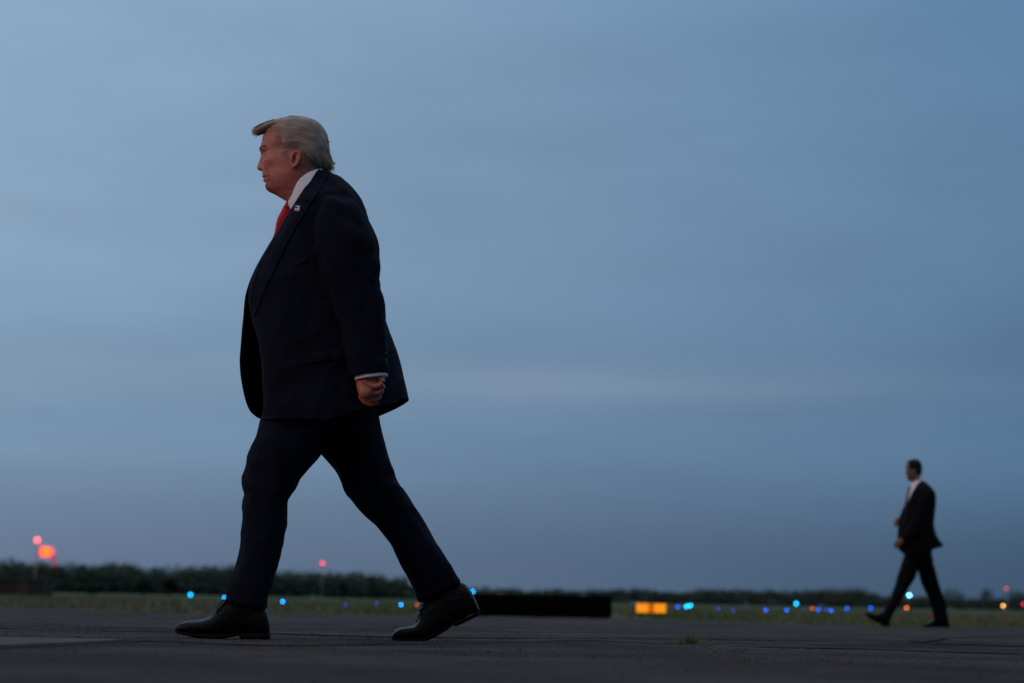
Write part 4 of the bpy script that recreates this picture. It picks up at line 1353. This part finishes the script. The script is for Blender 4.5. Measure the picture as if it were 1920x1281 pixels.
# ------------------------------------------------------------------ airfield lights, masts, sign, blocks
STEEL = simple('galvanised_steel', (.22, .22, .23), (.32, .32, .33), .5, 10, .5, metal=.6)
HOUSING = simple('light_housing', (.10, .06, .02), (.14, .08, .03), .6)
ORANGE = simple('orange_paint', (.50, .10, .02), (.62, .14, .03), .6)
LENSES = {}


def lens(kind):
    if kind not in LENSES:
        col, st = {'bright_blue': ((.0, .30, 1.0), 14), 'blue': ((.004, .13, 1.0), 6), 'dim_blue': ((.02, .09, .75), 1.9), 'cyan': ((.0, .44, 1.0), 13), 'white_blue': ((.20, .80, 1.0), 18),
                   'orange': ((1.0, .20, .035), 6), 'dim_orange': ((.8, .16, .04), 3), 'yellow': ((1.0, .50, .13), 10), 'red': ((1.0, .035, .09), 4), 'bright_red': ((1.0, .10, .12), 4.2)}[kind]
        LENSES[kind] = emit(kind + '_lens', col, st)
    return LENSES[kind]


def airfield_light(px, py, kind, Y, label, post=None, r=.055):
    p = wp(px, py, Y)
    zg = terrain(p[0], Y)
    r = max(.018, r * .60 * Y / 70.0)
    top = max(p[2] - r * 1.0, zg + .06)
    base = np.array([p[0], Y, zg])
    root = bpy.data.objects.new('airfield_light', None); COL.objects.link(root)
    root.location = base
    tag(root, label, 'airfield light', 'small lights along the taxiways')
    mesh_obj('base', *pipe([base + [0, 0, -.03], base + [0, 0, .02], base + [0, 0, .025]], [.10, .10, .04], 12), HOUSING, root, base)
    mesh_obj('stem', *pipe([base + [0, 0, .02], [p[0], Y, top - .04]], [.022, .022] if post is None else [.06, .06], 10), post or HOUSING, root, base)
    mesh_obj('collar', *pipe([[p[0], Y, top - .05], [p[0], Y, top]], [r * .75, r * .85], 12), HOUSING, root, base)
    mesh_obj('lens', *blob((p[0], Y, top + r * .9), (r, r, r * 1.05), 14, 10), lens(kind), root, base)
    return root


def mast(px, py, Y, kind, label, name='mast', rad=.09, arms=True, lr=.22):
    p = wp(px, py, Y)
    zg = terrain(p[0], Y)
    base = np.array([p[0], Y, zg])
    root = bpy.data.objects.new(name, None); COL.objects.link(root)
    root.location = base
    tag(root, label, 'mast', 'masts with red warning lights')
    H = p[2] - zg - lr
    parts = [pipe([base + [0, 0, -.2], base + [0, 0, H * .5], base + [0, 0, H]], [rad, rad * .8, rad * .6], 8)]
    if arms:
        k = 0
        while .5 + k * .55 < H - .3:
            z = .5 + k * .55
            parts.append(pipe([base + [-rad * 1.8, 0, z], base + [rad * 1.8, 0, z]], [.02, .02], 5))
            k += 1
    mesh_obj('pole', *join(parts), STEEL, root, base)
    mesh_obj('footing', *box(base + [0, 0, .05], (.6, .6, .3), .04), STEEL, root, base, False)
    mesh_obj('lamp_base', *pipe([base + [0, 0, H - .12], base + [0, 0, H]], [lr * .7, lr * .8], 10), HOUSING, root, base)
    mesh_obj('lamp', *blob(base + [0, 0, H + lr * .85], (lr, lr, lr), 14, 10), lens(kind), root, base)
    return root, base, H


def build_airfield():
    def dist(px, py):
        e = 1141 + .0192 * (px - 960) - py
        return 100 if e >= 12 else (62 if e >= 8 else 38)
    LT = [
        (357, 1115, 'cyan', 'bright cyan light in the grass ahead of the front shoe'),
        (421, 1121, 'bright_blue', 'blue light half hidden by the front trouser hem'),
        (530, 1128, 'bright_blue', 'bright blue light just behind the heel of the front shoe'),
        (648, 1135, 'dim_blue', 'faint dark blue light midway between the two feet'),
        (706, 1131, 'dim_blue', 'faint blue light between the feet, next to the bright one'),
        (752, 1134, 'bright_blue', 'bright blue light just ahead of the raised rear shoe'),
        (782, 1134, 'dim_orange', 'dull orange light touching the laces of the rear shoe'),
        (1271, 1138, 'blue', 'blue light nearest the right end of the orange sign'),
        (1287, 1137, 'cyan', 'cyan light overlapping its twin right of the orange sign, left one of the two'),
        (1294.5, 1135.5, 'cyan', 'cyan light overlapping its twin right of the orange sign, right one of the two'),
        (1347, 1142, 'dim_blue', 'barely visible blue speck alone in the grass right of the cyan twins'),
        (1375, 1145, 'dim_blue', 'dim blue light alone between the cyan twins and the row of blue lights'),
        (1436, 1144, 'blue', 'blue light alone left of the high cyan light'),
        (1475, 1144, 'blue', 'blue light below and left of the high cyan light'),
        (1493, 1132, 'cyan', 'cyan light raised above the row of blue ones'),
        (1506, 1142, 'dim_blue', 'thin dim blue light between the raised cyan and the small orange'),
        (1523, 1141, 'dim_orange', 'small orange light in the row of blue lights'),
        (1534, 1143, 'blue', 'blue light directly right of the small orange light'),
        (1549, 1143, 'dim_blue', 'dim violet blue light in the tight group of three'),
        (1558, 1145, 'blue', 'blue light at the right end of the tight group of three'),
        (1588, 1141, 'blue', 'blue light alone between the tight group and the distant man'),
        (1633, 1140, 'blue', 'blue light above the lifted toe of the distant man'),
        (1705, 1116, 'white_blue', 'brilliant pale blue light between the legs of the distant man'),
        (1700, 1140, 'orange', 'orange light below the brilliant one between the distant legs'),
        (1881, 1136, 'yellow', 'warm yellow light in the grass at the far right'),
        (1919, 1133, 'red', 'red light cut by the right edge of the photo'),
    ]
    for px, py, kind, lab in LT:
        rr = .055
        if lab.startswith(('thin', 'barely')): rr = .028
        if kind in ('white_blue', 'cyan'): rr = .06
        airfield_light(px, py, kind, dist(px, py), lab, None, rr)
    airfield_light(887, 1109, 'bright_blue', 46, 'bright blue light on an orange post at the end of the black block', ORANGE)

    # orange marker post behind the distant man
    p = wp(1751, 1134, 34)
    zg = terrain(p[0], 34)
    base = np.array([p[0], 34, zg])
    root = bpy.data.objects.new('marker_post', None); COL.objects.link(root); root.location = base
    tag(root, 'short orange marker post behind the rear leg of the distant man', 'marker post')
    mesh_obj('post', *pipe([base + [0, 0, -.05], [p[0], 34, p[2] - .02], [p[0], 34, p[2]]], [.035, .035, .015], 12), ORANGE, root, base)
    mesh_obj('base', *pipe([base + [0, 0, -.02], base + [0, 0, .02], base + [0, 0, .03]], [.10, .10, .05], 14), HOUSING, root, base)

    # masts
    mast(605, 1056, 300, 'red', 'thin pale mast with a red lamp between the walking legs')
    mast(1887, 1104, 300, 'red', 'short mast with a red lamp above the trees at the far right', lr=.13)

    # windsock
    Yw = 200
    p = wp(70, 1013, Yw)
    zg = terrain(p[0], Yw)
    base = np.array([p[0], Yw, zg])
    root = bpy.data.objects.new('windsock', None); COL.objects.link(root); root.location = base
    tag(root, 'glowing red windsock drooping from a mast with a red lamp on top', 'windsock')
    H = p[2] - zg
    pole = mesh_obj('pole', *join([pipe([base + [0, 0, -.2], base + [0, 0, H - .25]], [.11, .06], 10), pipe([base + [0, 0, H - .45], wp(76, 1022, Yw)], [.03, .03], 6)]), STEEL, root, base)
    mesh_obj('lamp', *blob(base + [0, 0, H], (.26, .26, .26), 14, 10), lens('bright_red'), root, base)
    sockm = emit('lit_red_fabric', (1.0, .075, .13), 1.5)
    coreM = emit('overexposed_glow', (1.0, .17, .0), 2.2)  # orange glow added where the lit red sock overexposes, not a separate fabric
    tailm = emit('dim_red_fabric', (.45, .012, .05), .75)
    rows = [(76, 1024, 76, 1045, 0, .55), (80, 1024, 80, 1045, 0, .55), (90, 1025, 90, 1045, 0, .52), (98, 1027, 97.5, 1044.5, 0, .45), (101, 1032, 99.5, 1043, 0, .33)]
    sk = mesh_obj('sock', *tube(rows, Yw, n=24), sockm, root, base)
    mesh_obj('overexposed_core', *tube([(79, 1027.5, 79, 1042, -.34, .28), (88, 1027.5, 88, 1042, -.34, .26), (96, 1030, 96, 1041, -.3, .2)], Yw, n=20), coreM, sk, base)
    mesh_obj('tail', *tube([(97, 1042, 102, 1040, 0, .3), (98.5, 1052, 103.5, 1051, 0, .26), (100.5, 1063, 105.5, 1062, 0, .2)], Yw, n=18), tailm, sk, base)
    mesh_obj('hoop', *pipe([wp(75.5, 1034.5, Yw) + np.array([0, math.cos(t) * .56, math.sin(t) * .58]) for t in np.linspace(0, 6.283, 24)], .03, 6), STEEL, root, base)

    # lit orange guidance sign
    Ys = 35.0
    a, b = wp(1193.5, 1131.5, Ys), wp(1248.5, 1149.5, Ys)
    zg = terrain((a[0] + b[0]) / 2, Ys)
    cx, cz = (a[0] + b[0]) / 2, (a[2] + b[2]) / 2
    W, Hh = b[0] - a[0], a[2] - b[2]
    base = np.array([cx, Ys, zg])
    root = bpy.data.objects.new('guidance_sign', None); COL.objects.link(root); root.location = base
    tag(root, 'low glowing orange sign standing in the grass right of the black block', 'sign')
    dark = simple('sign_case', (.02, .02, .02), (.04, .04, .04), .6)
    mesh_obj('case', *box((cx, Ys + .06, cz), (W + .03, .10, Hh + .03), .012), dark, root, base, False)
    e1, e2 = emit('sign_lit_panel', (1.0, .31, .004), 1.0), emit('sign_mid_panel', (1.0, .22, .003), .40)
    for k, (x0, x1, mm) in enumerate(((0, .40, e1), (.405, .595, e2), (.60, 1, e1))):
        mesh_obj('panel', *box((a[0] + W * (x0 + x1) / 2, Ys, cz), (W * (x1 - x0), .024, Hh), .004), mm, root, base, False)
    for s in (-.38, .38):
        mesh_obj('leg', *pipe([(cx + s * W, Ys + .06, zg - .05), (cx + s * W, Ys + .06, max(cz - Hh / 2 + .02, zg + .03))], [.02, .02], 8), dark, root, base)

    # long black block on the apron edge
    Yb = 28.6
    a, b = wp(885, 1114, Yb), wp(1147, 1160, Yb)
    zb = -.012
    W, Hh = b[0] - a[0], wp(1020, 1115.5, Yb)[2] - zb
    cx = (a[0] + b[0]) / 2
    base = np.array([cx, Yb, zb])
    root = bpy.data.objects.new('barrier_block', None); COL.objects.link(root); root.location = base
    tag(root, 'long low black block lying at the edge of the grass', 'barrier block')
    rub = simple('black_rubber', (.0012, .0012, .0014), (.0025, .0025, .0028), .9, 3, .03, .5, 12, .01)
    mesh_obj('body', *box((cx, Yb + .35, zb + Hh * .53), (W, .70, Hh * .94), .03), rub, root, base, False)
    for s in (-.42, 0, .42):
        mesh_obj('foot', *box((cx + s * W, Yb + .35, zb + Hh * .03), (.22, .66, Hh * .06), .006), rub, root, base, False)
    for s in (-.3, .3):
        mesh_obj('lifting_loop', *pipe([(cx + s * W + math.cos(t) * .05, Yb + .35, zb + Hh + math.sin(t) * .018 - .004) for t in np.linspace(0, math.pi, 10)], .008, 6), STEEL, root, base)

    # dark low shed at the left edge
    Yd = 120.0
    a, b = wp(-60, 1086, Yd), wp(82, 1119, Yd)
    zg = terrain(a[0], Yd)
    W, Hh = b[0] - a[0], wp(40, 1086, Yd)[2] - zg
    cx = (a[0] + b[0]) / 2
    base = np.array([cx, Yd, zg])
    root = bpy.data.objects.new('equipment_shed', None); COL.objects.link(root); root.location = base
    tag(root, 'dark brown low shed at the left edge under the windsock', 'shed')
    brown = simple('brown_cladding', (.016, .014, .013), (.026, .024, .021), .85, 2)
    mesh_obj('wall', *box((cx, Yd + 1.2, zg + Hh * .46 - .05), (W, 2.4, Hh * .92 + .1), .02), brown, root, base, False)
    mesh_obj('roof', *box((cx, Yd + 1.2, zg + Hh * .95), (W + .16, 2.6, Hh * .08), .02), dark, root, base, False)
    mesh_obj('corner_post', *box((cx + W / 2 + .03, Yd + .03, zg + Hh * .45), (.12, .14, Hh * .9), .01), dark, root, base, False)
    dr = mesh_obj('door', *box((cx + W * .22, Yd - .014, zg + Hh * .42), (.7, .03, Hh * .78), .005), dark, root, base, False)
    mesh_obj('handle', *box((cx + W * .22 + .26, Yd - .045, zg + Hh * .42), (.10, .03, .03), .004), STEEL, dr, base, False)


# ------------------------------------------------------------------ sky, sun, camera
def lin(c):
    return tuple(((v / 255) / 12.92 if v / 255 <= .04045 else ((v / 255 + .055) / 1.055) ** 2.4) for v in c)


def build_world():
    w = bpy.data.worlds.new('World')
    S.world = w
    w.use_nodes = True
    nt = w.node_tree
    N, Lk = nt.nodes, nt.links
    bg = N['Background']
    tc = N.new('ShaderNodeTexCoord')
    sp = N.new('ShaderNodeSeparateXYZ')
    Lk.new(tc.outputs['Generated'], sp.inputs[0])

    def mr(v, a, b, c=0, d=1, smooth=False):
        n = N.new('ShaderNodeMapRange')
        n.interpolation_type = 'SMOOTHSTEP' if smooth else 'LINEAR'
        Lk.new(v, n.inputs['Value'])
        for k, q in zip(('From Min', 'From Max', 'To Min', 'To Max'), (a, b, c, d)):
            n.inputs[k].default_value = q
        return n.outputs[0]

    def math_(op, a, b):
        n = N.new('ShaderNodeMath'); n.operation = op
        for i, q in enumerate((a, b)):
            if isinstance(q, (int, float)): n.inputs[i].default_value = q
            else: Lk.new(q, n.inputs[i])
        return n.outputs[0]

    def mixc(f, a, b, mode='MIX'):
        n = N.new('ShaderNodeMix'); n.data_type = 'RGBA'; n.blend_type = mode
        for s, q in ((n.inputs[0], f), (n.inputs[6], a), (n.inputs[7], b)):
            if isinstance(q, (int, float)): s.default_value = q
            elif isinstance(q, tuple): s.default_value = (*q, 1)
            else: Lk.new(q, s)
        return n.outputs[2]

    def cloud(scale, sx, sz, detail=5, seed=0.0, dist=0.0):
        mp = N.new('ShaderNodeMapping')
        mp.inputs['Scale'].default_value = (sx, sx, sz)
        mp.inputs['Location'].default_value = (seed, seed * .7, seed * .3)
        mp.inputs['Rotation'].default_value = (0, R(2.0), 0)
        Lk.new(tc.outputs['Generated'], mp.inputs['Vector'])
        n = N.new('ShaderNodeTexNoise')
        n.inputs['Scale'].default_value = scale
        n.inputs['Detail'].default_value = detail
        n.inputs['Roughness'].default_value = .5
        n.inputs['Distortion'].default_value = dist
        Lk.new(mp.outputs[0], n.inputs['Vector'])
        return n.outputs['Fac']

    u = mr(sp.outputs[0], -.25, .25)
    z = sp.outputs[2]
    low = mixc(u, lin((102, 121, 147)), lin((60, 86, 113)))
    q1 = mixc(u, lin((122, 149, 176)), lin((84, 114, 146)))
    mid = mixc(u, lin((135, 161, 187)), lin((98, 131, 164)))
    uh = mr(sp.outputs[0], -.09, .26)
    hi = mixc(uh, lin((138, 168, 197)), lin((91, 128, 164)))
    c = mixc(mr(z, .015, .085, smooth=True), low, q1)
    c = mixc(mr(z, .09, .19), c, mid)
    c = mixc(mr(z, .21, .30), c, hi)
    zen = lin((176, 198, 222))
    c = mixc(mr(z, .34, .75), c, zen)
    # soft bands of thin cloud
    b1 = mr(cloud(2.0, 1.3, 5.5, 5, 2.0, .6), .34, .68, .925, 1.095)
    b2 = mr(cloud(6.0, 1.3, 5.0, 6, 5.0, .4), .3, .7, .965, 1.04)
    f = math_('MULTIPLY', b1, b2)
    fade = mr(z, .02, .08)
    f = math_('ADD', math_('MULTIPLY', math_('SUBTRACT', f, 1.0), fade), 1.0)
    cm = N.new('ShaderNodeCombineColor')
    for i in range(3): Lk.new(f, cm.inputs[i])
    c = mixc(1.0, c, cm.outputs[0], 'MULTIPLY')
    # a faint pale streak low across the sky
    zz = math_('DIVIDE', math_('SUBTRACT', z, .112), .0105)
    gs = math_('POWER', 2.718, math_('MULTIPLY', math_('MULTIPLY', zz, zz), -1.0))
    gs = math_('MULTIPLY', gs, mr(cloud(3.0, 1.0, 5, 3, 8.0), .36, .6, .18, .60))
    gs = math_('MULTIPLY', gs, mr(sp.outputs[0], .02, .22, 1, .15))
    c = mixc(gs, c, lin((130, 150, 172)))
    # the side of the sky away from the afterglow is darker near the horizon
    back = math_('MULTIPLY', mr(sp.outputs[1], .1, -.5, smooth=True), mr(z, .75, .3, smooth=True))
    back = math_('SUBTRACT', 1.0, math_('MULTIPLY', back, .55))
    cb = N.new('ShaderNodeCombineColor')
    for i in range(3): Lk.new(back, cb.inputs[i])
    c = mixc(1.0, c, cb.outputs[0], 'MULTIPLY')
    # the physical twilight sky adds its own glow on the side of the set sun
    sky = N.new('ShaderNodeTexSky')
    sky.sky_type = 'NISHITA'
    sky.sun_disc = False
    sky.sun_elevation = SUN_EL
    sky.sun_rotation = SUN_ROT
    nb = N.new('ShaderNodeBackground')
    Lk.new(sky.outputs[0], nb.inputs['Color'])
    nb.inputs['Strength'].default_value = .0015
    Lk.new(c, bg.inputs['Color'])
    bg.inputs['Strength'].default_value = 0.97
    ad = N.new('ShaderNodeAddShader')
    Lk.new(bg.outputs[0], ad.inputs[0]); Lk.new(nb.outputs[0], ad.inputs[1])
    Lk.new(ad.outputs[0], N['World Output'].inputs['Surface'])


sun_dir = Vector((-.84, -.46, .28)).normalized()      # towards the afterglow: low, left and behind the camera
SUN_EL = math.asin(sun_dir.z)
SUN_ROT = math.atan2(sun_dir.x, sun_dir.y)
build_world()
sl = bpy.data.lights.new('sun', 'SUN')
sl.energy = 0.62
sl.angle = R(12)
sl.color = (1.0, .52, .38)
so = bpy.data.objects.new('sun', sl)
COL.objects.link(so)
so.rotation_euler = (-sun_dir).to_track_quat('-Z', 'Y').to_euler()

cd = bpy.data.cameras.new('camera')
cd.lens, cd.sensor_width = LENS, SENS
cd.clip_start, cd.clip_end = .05, 20000
cd.dof.use_dof = True
cd.dof.focus_distance = 6.95
cd.dof.aperture_fstop = 3.0
cam = bpy.data.objects.new('camera', cd)
COL.objects.link(cam)
cam.matrix_world = Matrix(((CR[0], CU[0], -_f[0], CO[0]), (CR[1], CU[1], -_f[1], CO[1]), (CR[2], CU[2], -_f[2], CO[2]), (0, 0, 0, 1)))
S.camera = cam

build_ground()
tuft(1291, 1208.5, 170, .052, .028, 'green grass tuft growing in the joint in front of the orange sign')
tuft(1713, 1198, 26, .020, .02, 'tiny grass sprig in the crack below the distant man')
build_trees()
build_airfield()
build_man()
build_guard()

S.view_settings.view_transform = 'Standard'
S.view_settings.look = 'None'
S.view_settings.exposure = 0
S.view_settings.gamma = 1
S.render.engine = 'CYCLES'
S.cycles.use_denoising = True
S.cycles.use_adaptive_sampling = False
S.cycles.max_bounces = 6
